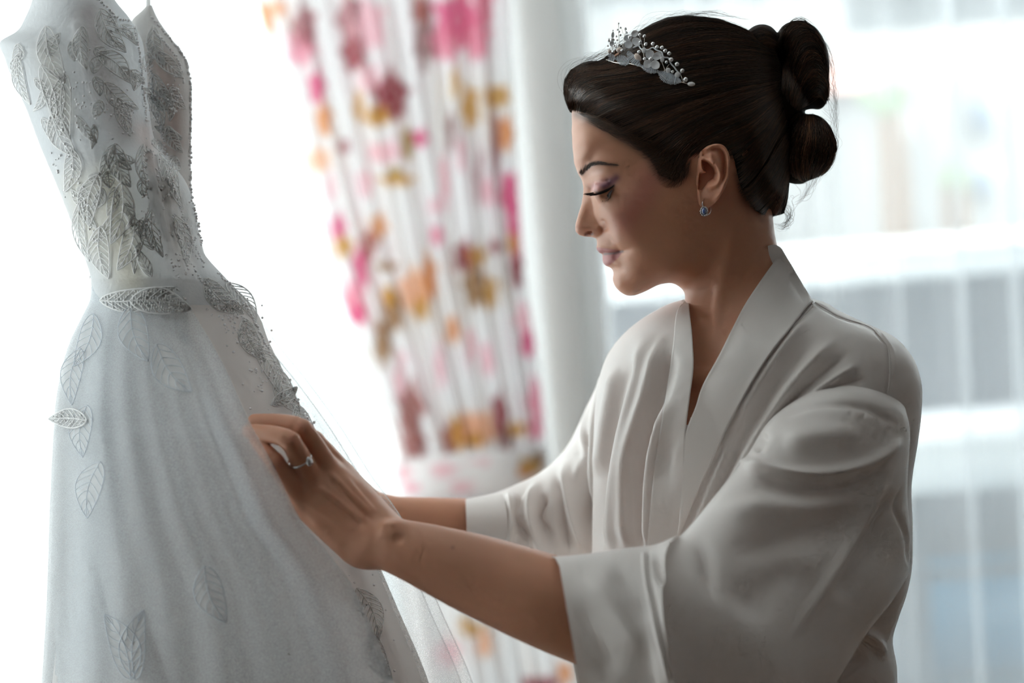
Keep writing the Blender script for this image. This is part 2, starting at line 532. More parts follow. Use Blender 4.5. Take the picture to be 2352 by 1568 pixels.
V = np.array([(a[0] - .2, 11.8, zr), (b[0] + .2, 11.8, zr), (b[0] + .2, 16.2, zr), (a[0] - .2, 16.2, zr), (a[0] + .3, 14, zr + .9), (b[0] + .2, 14, zr + .9)])
F = [[0, 1, 5, 4], [2, 3, 4, 5], [0, 4, 3], [1, 2, 5], [0, 3, 2, 1]]
obj('roof', V, F, tile_r, hs, False, space='world')
for (x0, y0, x1, y1) in ((2226, 170, 2292, 300), (2236, 375, 2296, 445), (2050, 250, 2085, 330)):
    fr = out_box('window', x0, y0, x1, y1, 11.93, 0.07, whitepvc, hs)
    c0, c1 = (x0 + x1) / 2, (y0 + y1) / 2
    p_ = out_box('pane', x0 + 5, y0 + 5, x1 - 5, y1 - 5, 11.91, 0.03, win_g, None)
    p_.parent = fr; p_.location = (np.array(p_.location)).tolist()
    p_.data.transform(Matrix.Translation(np.array(p_.location) - wpos(hs))); p_.location = (0, 0, 0)
def blob(name, px, py, Y, r, m, label, catg, seed):
    c = ray_y(px, py, Y); rr = np.random.default_rng(seed)
    V, F = ball((0, 0, 0), 1.0, 40, 24)
    nrm = V.copy()
    for _ in range(7):
        d = rr.normal(size=3); d /= np.linalg.norm(d); V = V + nrm * (0.07 * np.sin((nrm @ d) * rr.uniform(4, 11) + rr.uniform(0, 6)))[:, None]
    V = V * np.array(r) + c
    n = int((c[2] - r[2] - GND) / 1)
    e = empty(name, (c[0], c[1], GND), label, catg)
    obj('foliage', V, F, m, e, True, space='world')
    tp = np.array([[c[0], c[1], GND], [c[0] + .03, c[1], (GND + c[2]) / 2], [c[0], c[1], c[2]]])
    tv, tf = tubes(tp, 0.09, 8, np.array([1.2, 1, .8]), up=(1, 0, 0)); obj('trunk', tv, tf, mat('bark', (0.2, 0.14, 0.1), 0.9), e, True, space='world')
an = empty('garden_annex', (ray_y(1975, 600, 10.9)[0], 11.2, GND), 'small annex with a pink tiled roof beside the white house', 'house')
a_, b_ = ray_y(1935, 205, 10.9), ray_y(2012, 150, 10.9)
V, F = box(a_[0], b_[0], 10.9, 11.6, GND, a_[2]); obj('wall', V, F, render_w, an, False, space='world')
V = np.array([(a_[0] - .08, 10.8, a_[2]), (b_[0] + .08, 10.8, a_[2]), (b_[0] + .08, 11.7, a_[2]), (a_[0] - .08, 11.7, a_[2]), (b_[0] - .05, 11.0, b_[2] + .12), (b_[0] - .05, 11.5, b_[2] + .12)])
obj('roof', V, [[0, 1, 4], [1, 2, 5, 4], [2, 3, 5], [0, 4, 5, 3], [0, 3, 2, 1]], tile_r, an, False, space='world')
nb = empty('added_left_building', (-4.2, 9.4, GND), 'added pale building dimming the sky behind the left window', 'building')  # added to lower the sky glare behind the left voile
V, F = box(-9.0, 0.15, 9.0, 9.8, GND, 2.9); obj('wall', V, F, mat('white_render', (0.55, 0.58, 0.59), 0.9), nb, False, space='world')
V, F = box(-9.1, 0.25, 8.9, 9.9, 2.9, 3.05); obj('roof_edge', V, F, coping, nb, False, space='world')
blob('garden_tree', 2040, 215, 10.2, (0.13, 0.13, 0.10), leafy, 'small green tree in front of the pink roofed house', 'tree', 3)
blob('garden_bush', 2190, 415, 10.6, (0.06, 0.07, 0.14), leafy, 'narrow green bush against the white house wall', 'bush', 5)
V, F = box(-6, 12, Y1 + .3, 40, GND - .2, GND); _g = obj('ground', V, F, mat('pale_paving', (0.2, 0.2, 0.2), 0.9), None, False, space='world'); _g['kind'] = 'structure'
# balcony outside the right window: grey parapet with a white coping, low white bench, blue tiles
bt = ray_y(2150, 628, 5.3); bb = ray_y(2150, 590, 5.3)
bal = empty('balcony', (1.5, 4.8, 0), 'concrete balcony outside the right window with grey parapet', 'balcony'); 
V, F = box(0.15, 3.2, Y1 + .24, 5.5, GND, -0.02); obj('slab', V, F, teal, bal, False, space='world')
V, F = box(0.15, 3.2, 5.3, 5.5, 0.0, bt[2]); obj('parapet', V, F, parap, bal, False, space='world')
V, F = box(0.12, 3.25, 5.22, 5.58, bt[2], bt[2] + .07); obj('coping', V, F, coping, bal, False, space='world')
za = ray_y(2150, 62, 5.4)[2]
V, F = box(0.20, 3.2, Y1 + .25, 5.4, za + .10, za + .16); obj('awning', V, F, awn, bal, False, space='world')
V, F = box(0.95, 3.2, 5.34, 5.4, za, za + .10); obj('awning_valance', V, F, awn, bal, False, space='world')
l0, l1 = ray_y(2190, 1128, 4.55), ray_y(2190, 1015, 4.55)
V, F = box(0.75, 2.4, 4.55, 4.95, l0[2], l1[2]); be = obj('bench_seat', V, F, coping, bal, False, space='world')
for x in (0.85, 2.2):
    V, F = box(x, x + .1, 4.62, 4.88, -0.02, l0[2]); obj('bench_leg', V, F, parap, be, False, space='world')

b0, b1 = ray_y(1940, 1350, 5.05), ray_y(2420, 1350, 5.05)
plm = mat('blue_planter', (0.03, 0.20, 0.34), 0.5)
pl = empty('planter_box', ((b0[0] + b1[0]) / 2, 5.15, -0.02), 'long blue planter box at the foot of the balcony parapet', 'planter')
V, F = cat([box(b0[0], b1[0], 5.04, 5.06, -0.02, b0[2]), box(b0[0], b1[0], 5.24, 5.26, -0.02, b0[2]), box(b0[0], b0[0] + .02, 5.06, 5.24, -0.02, b0[2]), box(b1[0] - .02, b1[0], 5.06, 5.24, -0.02, b0[2]), box(b0[0], b1[0], 5.04, 5.26, -0.02, 0.0)])
obj('box', V, F, plm, pl, False, space='world')
V, F = box(b0[0] + .02, b1[0] - .02, 5.06, 5.24, 0.0, b0[2] - .02); obj('soil', V, F, mat('soil', (0.08, 0.05, 0.03), 0.95), pl, False, space='world')

# ================================================================== sheer curtains
sheer = cloth('sheer_voile', (0.90, 0.92, 0.93), 0.44, 0.5, 0.8)
sheer.node_tree.nodes['Principled BSDF'].inputs['Specular IOR Level'].default_value = 0.1
_tc = nd(sheer, 'ShaderNodeTexCoord')
sheer_b = cloth('clear_voile', (0.88, 0.91, 0.93), 0.62, 0.5, 0.8)
sheer_b.node_tree.nodes['Principled BSDF'].inputs['Specular IOR Level'].default_value = 0.1
def sheer_curtain(name, x0, x1, y, lam, a, bover, seed, label, n_v=26, m=None):
    r = np.random.default_rng(seed)
    n = int((x1 - x0) / lam * 26); s = np.linspace(0, 1, n); v = np.linspace(0, 1, n_v)
    S, Vv = np.meshgrid(s, v, indexing='ij')
    ph = 2 * np.pi * (S * (x1 - x0) / lam + 0.35 * np.sin(S * 9 + seed) + 0.22 * np.sin(S * 23 + 2 * seed))
    amp = (0.75 + 0.35 * np.sin(S * 17 + seed)) * (0.85 + 0.15 * Vv)
    wig = 0.012 * np.sin(Vv * 2.1 + S * 31) 
    X = x0 + S * (x1 - x0) + bover * lam / (2 * np.pi) * np.sin(ph) * amp + wig
    Yy = y + a * amp * np.cos(ph) + 0.008 * np.sin(ph * 2.3 + 3 * Vv)
    Z = 0.02 + (2.52 - 0.02) * (1 - Vv)
    return tag(obj(name, np.stack([X, Yy, Z], -1), gridf(n, n_v), m or sheer, None, True, space='world'), label, 'curtain', 'white voile curtains')
sheer_curtain('sheer_curtain', X0 + .03, 0.06, 3.60, 0.115, 0.030, 1.5, 3, 'white voile curtain behind the hanging wedding dress and floral drape')
sheer_curtain('sheer_curtain', 0.135, X1 - .03, 3.58, 0.098, 0.026, 1.9, 8, 'white voile curtain behind the person, houses showing through it', m=sheer_b)
rodm = mat('brushed_rod', (0.55, 0.53, 0.5), 0.35, Metallic=1.0)
V, F = tubes(np.array([[X0, 3.58, 2.56], [0.1, 3.58, 2.56], [X1, 3.58, 2.56]]), 0.014, 12, up=(0, 0, 1))
tag(obj('curtain_rod', V, F, rodm, None, True, space='world'), 'brushed metal curtain rod fixed above both windows', 'curtain rod')

# ================================================================== floral drape gathered by a tieback
def drape():
    e = empty('floral_drape', ray_y(1150, 2390, 3.38) * np.array([1, 1, 0]) + np.array([0, 0, 0.01]), 'white drape printed with pink roses and golden leaves, tied back', 'drape')
    fab = cloth('printed_cotton', (0.9, 0.9, 0.9), 0, 0.42, 0.85, col=True)
    pal = dict(cr=(0.30, 0.012, 0.03), mg=(0.72, 0.10, 0.26), pk=(0.80, 0.32, 0.42), pp=(0.86, 0.55, 0.60), mv=(0.42, 0.17, 0.19), br=(0.40, 0.13, 0.11), gd=(0.62, 0.34, 0.04), ol=(0.40, 0.27, 0.05),
               og=(0.75, 0.34, 0.12), pc=(0.86, 0.52, 0.33), bn=(0.36, 0.19, 0.06), yl=(0.78, 0.55, 0.10), dk=(0.30, 0.16, 0.15))
    B = [(897, 222, 34, 50, 'cr'), (812, 120, 24, 40, 'cr'), (805, 40, 26, 44, 'mv'), (973, 84, 18, 70, 'dk'), (965, 20, 18, 30, 'br'), (1050, 46, 44, 52, 'mg'), (1020, 100, 30, 34, 'pk'), (1096, 92, 26, 40, 'pk'), (850, 60, 30, 50, 'pp'),  # tall darkest blot: shade of a deep fold painted in with the print
         (606, 46, 20, 34, 'og'), (640, 20, 16, 16, 'pc'), (690, 110, 26, 36, 'pk'), (728, 199, 16, 34, 'mg'), (744, 275, 16, 34, 'og'), (700, 60, 24, 40, 'mv'), (824, 245, 10, 32, 'gd'), (866, 268, 24, 20, 'gd'), (962, 317, 20, 16, 'mg'),
         (935, 329, 12, 32, 'ol'), (912, 413, 32, 14, 'gd'), (905, 395, 14, 10, 'ol'), (1080, 245, 18, 40, 'gd'), (1142, 222, 26, 22, 'gd'), (1157, 306, 24, 34, 'og'), (1046, 191, 9, 34, 'gd'), (1110, 0, 22, 50, 'pk'),
         (640, 230, 10, 16, 'mv'), (736, 367, 22, 24, 'pc'), (790, 337, 12, 14, 'mv'), (880, 350, 34, 22, 'pp'), (778, 520, 15, 26, 'mg'), (790, 566, 18, 22, 'gd'), (828, 612, 16, 46, 'mg'), (812, 689, 20, 34, 'pk'),
         (824, 723, 16, 20, 'mg'), (770, 675, 12, 12, 'pk'), (870, 520, 18, 26, 'og'), (850, 560, 14, 30, 'br'), (889, 612, 20, 11, 'bn'), (904, 712, 19, 46, 'bn'), (890, 680, 12, 20, 'gd'), (878, 788, 17, 48, 'bn'), (805, 834, 12, 32, 'yl'), (786, 778, 8, 9, 'yl'),
         (950, 666, 28, 40, 'pc'), (985, 640, 16, 46, 'og'), (965, 710, 16, 24, 'gd'), (1000, 474, 13, 18, 'pp'), (1004, 540, 15, 20, 'pk'), (1065, 589, 18, 30, 'cr'), (1096, 589, 17, 22, 'gd'), (1088, 658, 20, 44, 'bn'),
         (1126, 673, 15, 32, 'gd'), (1140, 566, 15, 13, 'mv'), (1172, 440, 22, 40, 'mg'), (1187, 505, 20, 40, 'mg'), (1195, 566, 19, 34, 'pk'), (1187, 620, 12, 38, 'cr'), (1175, 560, 10, 20, 'gd'), (1210, 727, 22, 30, 'pp'), (1214, 788, 16, 28, 'mg'),
         (1038, 758, 13, 28, 'og'), (943, 941, 26, 52, 'br'), (950, 1020, 24, 30, 'br'), (1036, 1006, 20, 34, 'br'), (1053, 995, 17, 34, 'gd'), (1096, 985, 36, 36, 'pc'), (1085, 1010, 20, 14, 'gd'), (1149, 949, 14, 44, 'cr'), (1160, 1005, 18, 26, 'dk'), (1187, 985, 18, 15, 'gd'),
         (1233, 918, 17, 44, 'pk'), (1230, 985, 14, 22, 'pk'), (1118, 826, 12, 36, 'pp'), (1020, 420, 10, 60, 'pp'), (1060, 350, 9, 40, 'pp'), (1120, 440, 10, 30, 'pp'), (1010, 840, 9, 50, 'pp'), (920, 860, 11, 50, 'pp'), (1080, 800, 10, 40, 'pp'),
         (760, 430, 10, 30, 'pp'), (840, 420, 16, 30, 'pp'), (1035, 300, 8, 44, 'dk'), (1100, 400, 7, 60, 'mv'), (1140, 330, 7, 60, 'mv'), (850, 180, 20, 30, 'pp'), (600, 130, 18, 26, 'pc'),
         (927, 1087, 18, 16, 'pp'), (1019, 1079, 26, 17, 'pp'), (1057, 1117, 18, 15, 'pp'), (945, 1120, 16, 10, 'pk'), (1218, 1071, 24, 17, 'gd'), (1235, 1052, 14, 12, 'bn'), (1205, 1085, 16, 10, 'og'), (1110, 1060, 14, 9, 'pp'),
         (1085, 1445, 22, 14, 'gd'), (1066, 1425, 9, 9, 'gd'), (1112, 1478, 13, 28, 'pc'), (1240, 1570, 40, 14, 'cr'), (1298, 1545, 16, 22, 'og'), (1050, 1250, 20, 22, 'pp'), (1030, 1500, 22, 30, 'pp'), (1180, 1350, 22, 22, 'pp')]
    r2 = np.random.default_rng(11)
    for _ in range(60):                                    # the print goes on above and below the view
        yy = r2.choice([r2.uniform(-850, -60), r2.uniform(1600, 2380)]); xx = np.interp(yy, [-850, 0, 1600, 2380], [870, 870, 1170, 1260]) + r2.uniform(-270, 270)
        B.append((xx, yy, r2.uniform(12, 36), r2.uniform(16, 44), r2.choice(list(pal))))
    B = [(x, y, rx * 1.22, ry * 1.22, n) for x, y, rx, ry, n in B]
    def colour(xy):
        c = np.tile(np.array([0.86, 0.85, 0.85]), (len(xy), 1))
        for k, (x, y, rx, ry, n) in enumerate(B):
            d = xy - np.array([x, y]); mk = np.abs(d).max(1) < 90
            if not mk.any(): continue
            dd = d[mk]; an = np.arctan2(dd[:, 1] / ry, dd[:, 0] / rx)
            rr = np.hypot(dd[:, 0] / rx, dd[:, 1] / ry) * (1 + 0.16 * np.sin(5 * an + k) + 0.10 * np.sin(9 * an + 2 * k))
            a = (1 - sstep(0.8, 1.05, rr)) * (0.72 + 0.28 * np.sin(rr * 7 + k) ** 2)
            c[mk] = c[mk] * (1 - a[:, None]) + np.array(pal[n]) * a[:, None]
        return c
    def panel(name, ys, xl, xr, d0, nple, amp, seed, nu=330, nv=200):
        y = np.linspace(ys[0], ys[-1], nv); u = np.linspace(0, 1, nu)
        U, Yp = np.meshgrid(u, y, indexing='ij')
        L, R = spl(Yp, ys, xl), spl(Yp, ys, xr)
        ph = 2 * np.pi * (nple * U + 0.25 * np.sin(6.0 * U + seed) + 0.12 * np.sin(13 * U))
        wob = 0.25 * np.sin(Yp / 330 + 5 * U + seed)
        X = L + (R - L) * (U + 0.55 / (2 * np.pi * nple) * np.sin(ph + wob))
        dd = depth_y(X, Yp, d0) + amp * (np.cos(ph + wob) + 0.3 * np.cos(2 * ph + 1 + wob))
        # print is laid out flat along the cloth, so take its position without the folds
        flat = np.stack([(X).ravel(), Yp.ravel()], 1)
        return obj(name, P(X, Yp, dd), gridf(nu, nv), fab, e, True, col=colour(flat))
    panel('upper_panel', [-780, -300, 0, 300, 600, 900, 1045, 1100], [350, 490, 580, 662, 748, 852, 905, 910], [1120, 1145, 1160, 1176, 1197, 1238, 1252, 1250], 3.40, 7, 0.042, 1)
    panel('lower_panel', [1070, 1140, 1250, 1420, 1568, 1800, 2100, 2330], [912, 905, 905, 930, 950, 980, 1010, 1050], [1250, 1255, 1275, 1300, 1330, 1380, 1430, 1480], 3.40, 6, 0.036, 4)
    # tieback: a padded band round the gathered cloth
    n, m = 90, 24
    th = np.linspace(0, 2 * np.pi, n, endpoint=False); v = np.linspace(0, 1, m)
    T, Vv = np.meshgrid(th, v, indexing='ij')
    cx, hw = 1077, 182
    bul = np.sin(np.pi * Vv) ** 0.4
    px = cx + hw * np.sign(np.cos(T)) * np.abs(np.cos(T)) ** 0.7 + Vv * 8
    py = 1042 + 100 * Vv - (px - cx) * 0.075 + 3 * np.sin(3 * T)
    dd = depth_y(px, py, 3.40) - (0.060 + 0.012 * bul) * np.sin(T)
    tb = obj('tieback', P(px, py, dd), gridf(n, m, wu=True), fab, e, True, col=colour(np.stack([px.ravel(), py.ravel()], 1)))
drape()
# ================================================================== person: head, neck
D0 = 1.739                      # distance of the head's middle plane
MMPX = FPX / D0 / 1000.0        # pixels per millimetre on that plane

def q_of(px, py, wmm):
    k = 1 - np.asarray(wmm, float) / 1000.0 / D0
    return 1176 + (np.asarray(px, float) - 1176) * k, 784 + (np.asarray(py, float) - 784) * k

# outline of the bare head on its middle plane (nose left out), and half-widths inside it
FACE_EDGE = [(1319, 235), (1313, 262), (1314, 285), (1314, 312), (1315, 335), (1317.5, 357), (1321, 380), (1328, 399), (1337, 415), (1342, 430),
             (1349, 455), (1358, 485), (1365, 515), (1368, 540), (1371, 552), (1371.5, 562), (1370, 570), (1374, 577), (1379, 581.5), (1384.5, 583.5),
             (1384, 591), (1384.6, 599), (1388, 607), (1396, 612), (1404.5, 616), (1408.7, 624), (1407.7, 638), (1410, 651), (1417, 663),
             (1429, 673), (1444, 679), (1462, 677), (1480, 670), (1500, 660), (1520, 652), (1542, 647)]
SKULL_EDGE = [(1580, 650), (1640, 630), (1700, 600), (1745, 550), (1758, 500), (1766, 430), (1782, 360), (1795, 280), (1788, 200), (1758, 130),
              (1700, 82), (1620, 60), (1540, 64), (1470, 92), (1410, 128), (1365, 165), (1335, 200)]
FACE_IN = [  # px, py, half width mm
    (1330, 250, 27), (1326, 290, 27), (1327, 330, 27), (1332, 365, 26), (1350, 250, 40), (1350, 300, 42), (1352, 340, 41), (1380, 280, 50), (1385, 320, 51),
    (1362, 362, 37), (1345, 385, 23), (1366, 382, 37), (1395, 350, 50), (1398, 376, 49), (1425, 340, 56), (1425, 380, 54), (1420, 300, 58), (1460, 340, 61),
    (1460, 390, 58), (1455, 420, 57), (1500, 330, 66), (1500, 390, 64),
    (1350, 405, 17), (1353, 425, 12.5), (1362, 430, 17), (1360, 412, 24), (1375, 405, 37), (1398, 404, 46), (1372, 425, 33), (1385, 428, 39.5), (1400, 427, 43.5),
    (1412, 430, 47), (1372, 448, 28), (1385, 450, 36), (1400, 450, 42), (1415, 450, 47.5), (1432, 430, 52), (1432, 455, 52.5),
    (1360, 455, 15), (1366, 475, 17), (1380, 475, 32), (1400, 475, 43), (1420, 480, 50), (1445, 475, 55), (1375, 500, 22), (1388, 500, 33), (1405, 502, 43),
    (1425, 505, 49.5), (1450, 505, 54), (1376, 528, 13), (1386, 528, 17), (1396, 528, 28), (1412, 530, 39), (1435, 535, 47), (1470, 530, 54),
    (1380, 548, 12), (1392, 548, 19), (1405, 552, 26), (1420, 556, 34), (1445, 560, 43), (1480, 565, 50),
    (1379, 562, 10), (1390, 564, 15.5), (1404, 567, 20.5), (1418, 570, 25.5), (1430, 577, 27.5), (1440, 577, 34), (1384, 573, 9.5), (1400, 577, 16.5), (1415, 578, 21.5),
    (1397, 586, 13), (1412, 583, 19.5), (1396, 596, 12), (1410, 597, 19), (1424, 592, 25), (1438, 590, 33), (1400, 606, 12.5), (1415, 608, 20), (1432, 606, 28),
    (1413, 619, 12), (1424, 622, 20), (1440, 622, 29), (1420, 640, 16), (1436, 640, 23), (1424, 656, 14), (1440, 660, 18), (1460, 620, 37), (1458, 645, 29),
    (1465, 664, 19), (1485, 600, 46), (1490, 630, 39), (1495, 650, 27), (1515, 600, 50), (1520, 630, 41), (1530, 643, 27), (1545, 600, 52), (1548, 628, 42), (1580, 600, 50), (1585, 630, 36),
    (1500, 450, 62), (1500, 500, 58.5), (1520, 550, 55), (1550, 450, 66), (1560, 520, 59), (1600, 450, 67), (1600, 520, 58), (1600, 570, 53), (1640, 560, 48), (1690, 560, 38),
    (1650, 480, 62), (1690, 420, 64), (1720, 480, 48), (1740, 440, 42), (1450, 200, 60), (1400, 220, 52), (1360, 215, 38), (1550, 150, 62), (1550, 250, 73), (1480, 280, 67),
    (1650, 150, 63), (1650, 250, 76), (1720, 200, 62), (1740, 290, 58), (1720, 350, 63), (1650, 350, 75), (1580, 350, 71), (1500, 110, 42), (1600, 95, 44), (1420, 160, 40), (1700, 130, 46)]
NOSE_EDGE = [(1337, 412), (1340, 430), (1338.5, 449), (1335, 469), (1328.8, 489), (1322.3, 511), (1320.3, 522), (1323, 533.5), (1331, 540.5), (1344, 543.5), (1358, 544), (1370, 547), (1384, 545), (1394, 535)]
NOSE_IN = [(1347, 432, 8), (1353, 442, 11), (1347, 452, 8.2), (1357, 458, 13), (1344, 470, 8), (1354, 474, 11), (1338, 490, 7.8), (1349, 492, 10), (1362, 494, 13.5),
           (1332, 510, 8), (1343, 511, 10), (1356, 512, 12.5), (1368, 513, 15.2), (1378, 513, 16.3), (1330, 524, 8.2), (1341, 526, 10.6), (1354, 527, 12.6), (1366, 526, 15.5), (1377, 525, 17), (1386, 525, 16),
           (1335, 534, 6.5), (1347, 537, 8), (1358, 538, 9), (1370, 537, 12.5), (1380, 535, 14.5), (1388, 530, 13), (1370, 480, 16), (1374, 500, 17), (1362, 440, 14)]

def _tps_pts(edge, ins, steps=1):
    e = [(x, y, 0.0) for x, y in edge]
    p = []
    for x, y, wv in e + list(ins):
        qx, qy = q_of(x, y, wv); p.append((qx, qy, wv))
    p = np.array(p)
    return p[:, :2], p[:, 2] ** 2

FP, FV = _tps_pts(FACE_EDGE + SKULL_EDGE, FACE_IN)
NP_, NV_ = _tps_pts(NOSE_EDGE, NOSE_IN)
HEADPOLY = np.array(FACE_EDGE + SKULL_EDGE)
NOSEPOLY = np.array(NOSE_EDGE + [(1402, 525), (1400, 500), (1388, 480), (1376, 450), (1364, 425), (1350, 408)])

def head_W(qx, qy, nose=True):
    """squared half width (mm^2) of the head over its middle plane"""
    Q = np.stack([qx.ravel(), qy.ravel()], 1)
    W = tps(FP, FV, Q, lam=1e-4)
    sd = polysd(Q, HEADPOLY)
    W = np.where(sd < -3, np.minimum(W, sd * 40), W)
    if nose:
        mk = (Q[:, 0] > 1305) & (Q[:, 0] < 1412) & (Q[:, 1] > 400) & (Q[:, 1] < 552)
        if mk.any():
            Wn = tps(NP_, NV_, Q[mk], lam=1e-5)
            s = polysd(Q[mk], NOSEPOLY)
            Wn = np.where(s < 0, np.minimum(Wn, s * 60 + np.maximum(Wn, 0) * np.exp(s / 3)), Wn)
            W[mk] = smax(W[mk], Wn, 60.0)
    return W.reshape(qx.shape)

H = 0.0011
hv = Vox(P(1285, 1075, D0).tolist()[:2] + [-D0 - 0.085], P(1850, 45, D0).tolist()[:2] + [-D0 + 0.125], H)
gx, gy = np.meshgrid(hv.ax[0], hv.ax[1], indexing='ij')
QX, QY = 1176 + FPX * gx / D0, 784 - FPX * gy / D0
WG = head_W(QX, QY) * 1e-6
dWx, dWy = np.gradient(WG, H)
cz = (hv.ax[2] + D0)[None, None, :]
f = WG[:, :, None] - cz ** 2
g = f / np.sqrt((dWx ** 2 + dWy ** 2)[:, :, None] + 4 * cz ** 2 + 1e-4)
hv.F = np.maximum(g, -0.05).astype(np.float32)
del f, g

def HP(px, py, c):                    # a point of the head: pixel + millimetres towards the camera
    return P(px, py, D0 - c / 1000.0)

# eyeballs under the lids, neck, collarbone hollow
for s in (1, -1):
    qx, qy = q_of(1396, 438, 31)
    e = P(qx, qy, D0); e[2] = -D0 + s * 0.031
    hv.ell(e, (0.0125, 0.0122, 0.0123), 0.0035)
def HPm(px, py, c):                   # same, but on the middle-plane scale (mirrors cleanly)
    v = P(px, py, D0); v = np.array(v); v[2] = -D0 + c / 1000.0; return v
hv.cone(HPm(1652, 480, 0), HPm(1744, 830, 0), 0.0362, 0.0482, 0.022)
hv.cone(HPm(1635, 470, 0), HPm(1645, 570, 0), 0.038, 0.034, 0.02)
# neck muscle from behind the ear to the notch above the breastbone, windpipe
hv.cone(HPm(1690, 520, 32), HPm(1626, 815, 26), 0.012, 0.0075, 0.012)
hv.cone(HPm(1618, 700, 6), HPm(1640, 850, 12), 0.0135, 0.013, 0.012)
hv.ell(HPm(1606, 846, 22), (0.008, 0.012, 0.010), 0.008, cut=True)

# chest under the robe: an ellipsoid turned towards the camera like the torso
PSI = math.radians(50)
U_SH = np.array([math.cos(PSI), 0, math.sin(PSI)])      # towards the near shoulder
U_FW = np.array([-math.sin(PSI), 0, math.cos(PSI)])     # where the chest faces
TORSO_R = [U_SH.tolist(), [0, 1, 0], U_FW.tolist()]
hv.ell(P(1738, 1010, 1.745), (0.150, 0.135, 0.096), 0.022, TORSO_R)
hv.cone(P(1640, 872, 1.668), P(1760, 860, 1.655), 0.008, 0.009, 0.012)     # collarbone
hv.cone(P(1592, 872, 1.680), P(1540, 850, 1.75), 0.008, 0.009, 0.012)
HVt, HFt = hv.mesh()
del hv.F
HVt = relax(HVt, HFt, 2, 0.5)
_p = PIX(HVt)
_mk = np.maximum(sstep(545, 600, _p[:, 1]) * sstep(1500, 1560, _p[:, 0]), sstep(470, 500, _p[:, 1]) * sstep(1690, 1730, _p[:, 0])) * (1 - sstep(700, 760, _p[:, 1]))
HVt = relax(HVt, HFt, 40, 0.6, _mk)
HVt = strokes(HVt, HFt, [
    ([(1386, 583.5), (1400, 582.5), (1415, 580.5), (1432, 576)], 3.2, -0.8, 0.3),
    ([(1372, 572), (1390, 573), (1408, 574.5), (1424, 576)], 4.0, 0.9, 0.2),
    ([(1374, 563), (1390, 566), (1408, 569), (1424, 573)], 3.0, -0.5, 0.2),
    ([(1387, 598), (1400, 595), (1416, 588)], 7.5, 1.1, 0.4),
    ([(1431, 571), (1436, 584)], 6, -0.3, 0.3),
    ([(1392, 530), (1400, 548), (1416, 566), (1433, 585)], 6, -0.9, 0.3),
    ([(1404, 528), (1424, 552), (1444, 578)], 16, 0.8, 0.3),
    ([(1374, 504), (1386, 510), (1392, 522), (1389, 535)], 5.0, -1.2, 0.3),
    ([(1366, 522), (1380, 524)], 9, 0.5, 0.4),
    ([(1344, 540), (1352, 537.5), (1362, 537)], 4.5, -4.5, 0.3),
    ([(1360, 421), (1372, 417), (1388, 415), (1404, 413)], 3.2, -1.6, 0.25),
    ([(1366, 437), (1382, 432), (1402, 424)], 8, 0.9, 0.3),
    ([(1376, 450), (1392, 450), (1406, 438)], 4, -1.4, 0.3),
    ([(1388, 462), (1404, 462), (1420, 450)], 6, 0.6, 0.3),
    ([(1342, 396), (1368, 380), (1412, 384)], 9, 0.8, 0.3),
    ([(1404, 616), (1420, 617), (1438, 612)], 10, -0.6, 0.4),
    ([(1690, 500), (1660, 640), (1632, 800)], 16, 1.6, 0.2),
    ([(1640, 640), (1618, 780)], 12, -1.6, 0.3),
    ([(1560, 655), (1600, 640), (1650, 600)], 14, -1.5, 0.3),
], True)

# ---- paint: lips, make-up, brow shade (own colours); shade of mouth line and nostril painted in
pixH = PIX(HVt)
NEAR = HVt[:, 2] > -D0
skinc = np.array([0.60, 0.295, 0.185])
HC = np.tile(skinc, (len(HVt), 1))
def paint(col, poly, wd, a, near=False):
    d, s = polydist(pixH, catmull(np.array(poly, float), 30))
    k = a * np.exp(-(d / wd) ** 2)
    if near: k = k * NEAR
    HC[:] = HC * (1 - k[:, None]) + np.array(col) * k[:, None]
def paint_poly(col, poly, soft, a):
    k = a * sstep(-soft, soft, polysd(pixH, np.array(poly, float)))
    HC[:] = HC * (1 - k[:, None]) + np.array(col) * k[:, None]
paint((0.40, 0.115, 0.11), [(1440, 505), (1468, 465), (1492, 415)], 36, 0.55)
paint((0.52, 0.21, 0.17), [(1610, 350), (1650, 420), (1620, 470)], 30, 0.35)
paint((0.62, 0.27, 0.19), [(1322, 520), (1345, 535), (1380, 528)], 12, 0.35)
paint((0.50, 0.22, 0.25), [(1368, 430), (1385, 424), (1402, 416)], 11, 0.85, True)
paint((0.17, 0.065, 0.095), [(1388, 428), (1404, 418), (1416, 408)], 9, 0.9, True)
paint((0.74, 0.44, 0.36), [(1362, 398), (1380, 394)], 7, 0.55, True)
paint((0.72, 0.36, 0.32), [(1364, 433), (1372, 430)], 5, 0.7, True)
paint((0.04, 0.02, 0.02), [(1370, 443), (1384, 441), (1398, 435), (1410, 426)], 2.6, 0.95, True)
paint((0.10, 0.05, 0.05), [(1392, 456), (1402, 449), (1409, 436)], 2.5, 0.6, True)
paint_poly((0.40, 0.125, 0.135), [(1366, 573), (1371, 568), (1390, 570), (1410, 573), (1431, 576.5), (1412, 581), (1390, 584), (1374, 579)], 1.5, 0.85)
paint_poly((0.43, 0.14, 0.15), [(1386, 584), (1410, 581), (1431, 577), (1420, 592), (1408, 603), (1396, 611), (1386, 606), (1382, 597)], 1.5, 0.85)
paint((0.11, 0.05, 0.045), [(1388, 583.5), (1410, 581.5), (1430, 577)], 2.6, 0.97)  # dark gap between the lips, shade painted into the colour
paint((0.13, 0.02, 0.012), [(1346, 538.5), (1354, 537), (1361, 537)], 3.6, 0.9)  # shade inside the nostril put into the skin colour
paint((0.12, 0.06, 0.04), [(1337, 399), (1346, 389), (1358, 379), (1372, 375.5), (1392, 377), (1416, 379)], 4.2, 0.8)
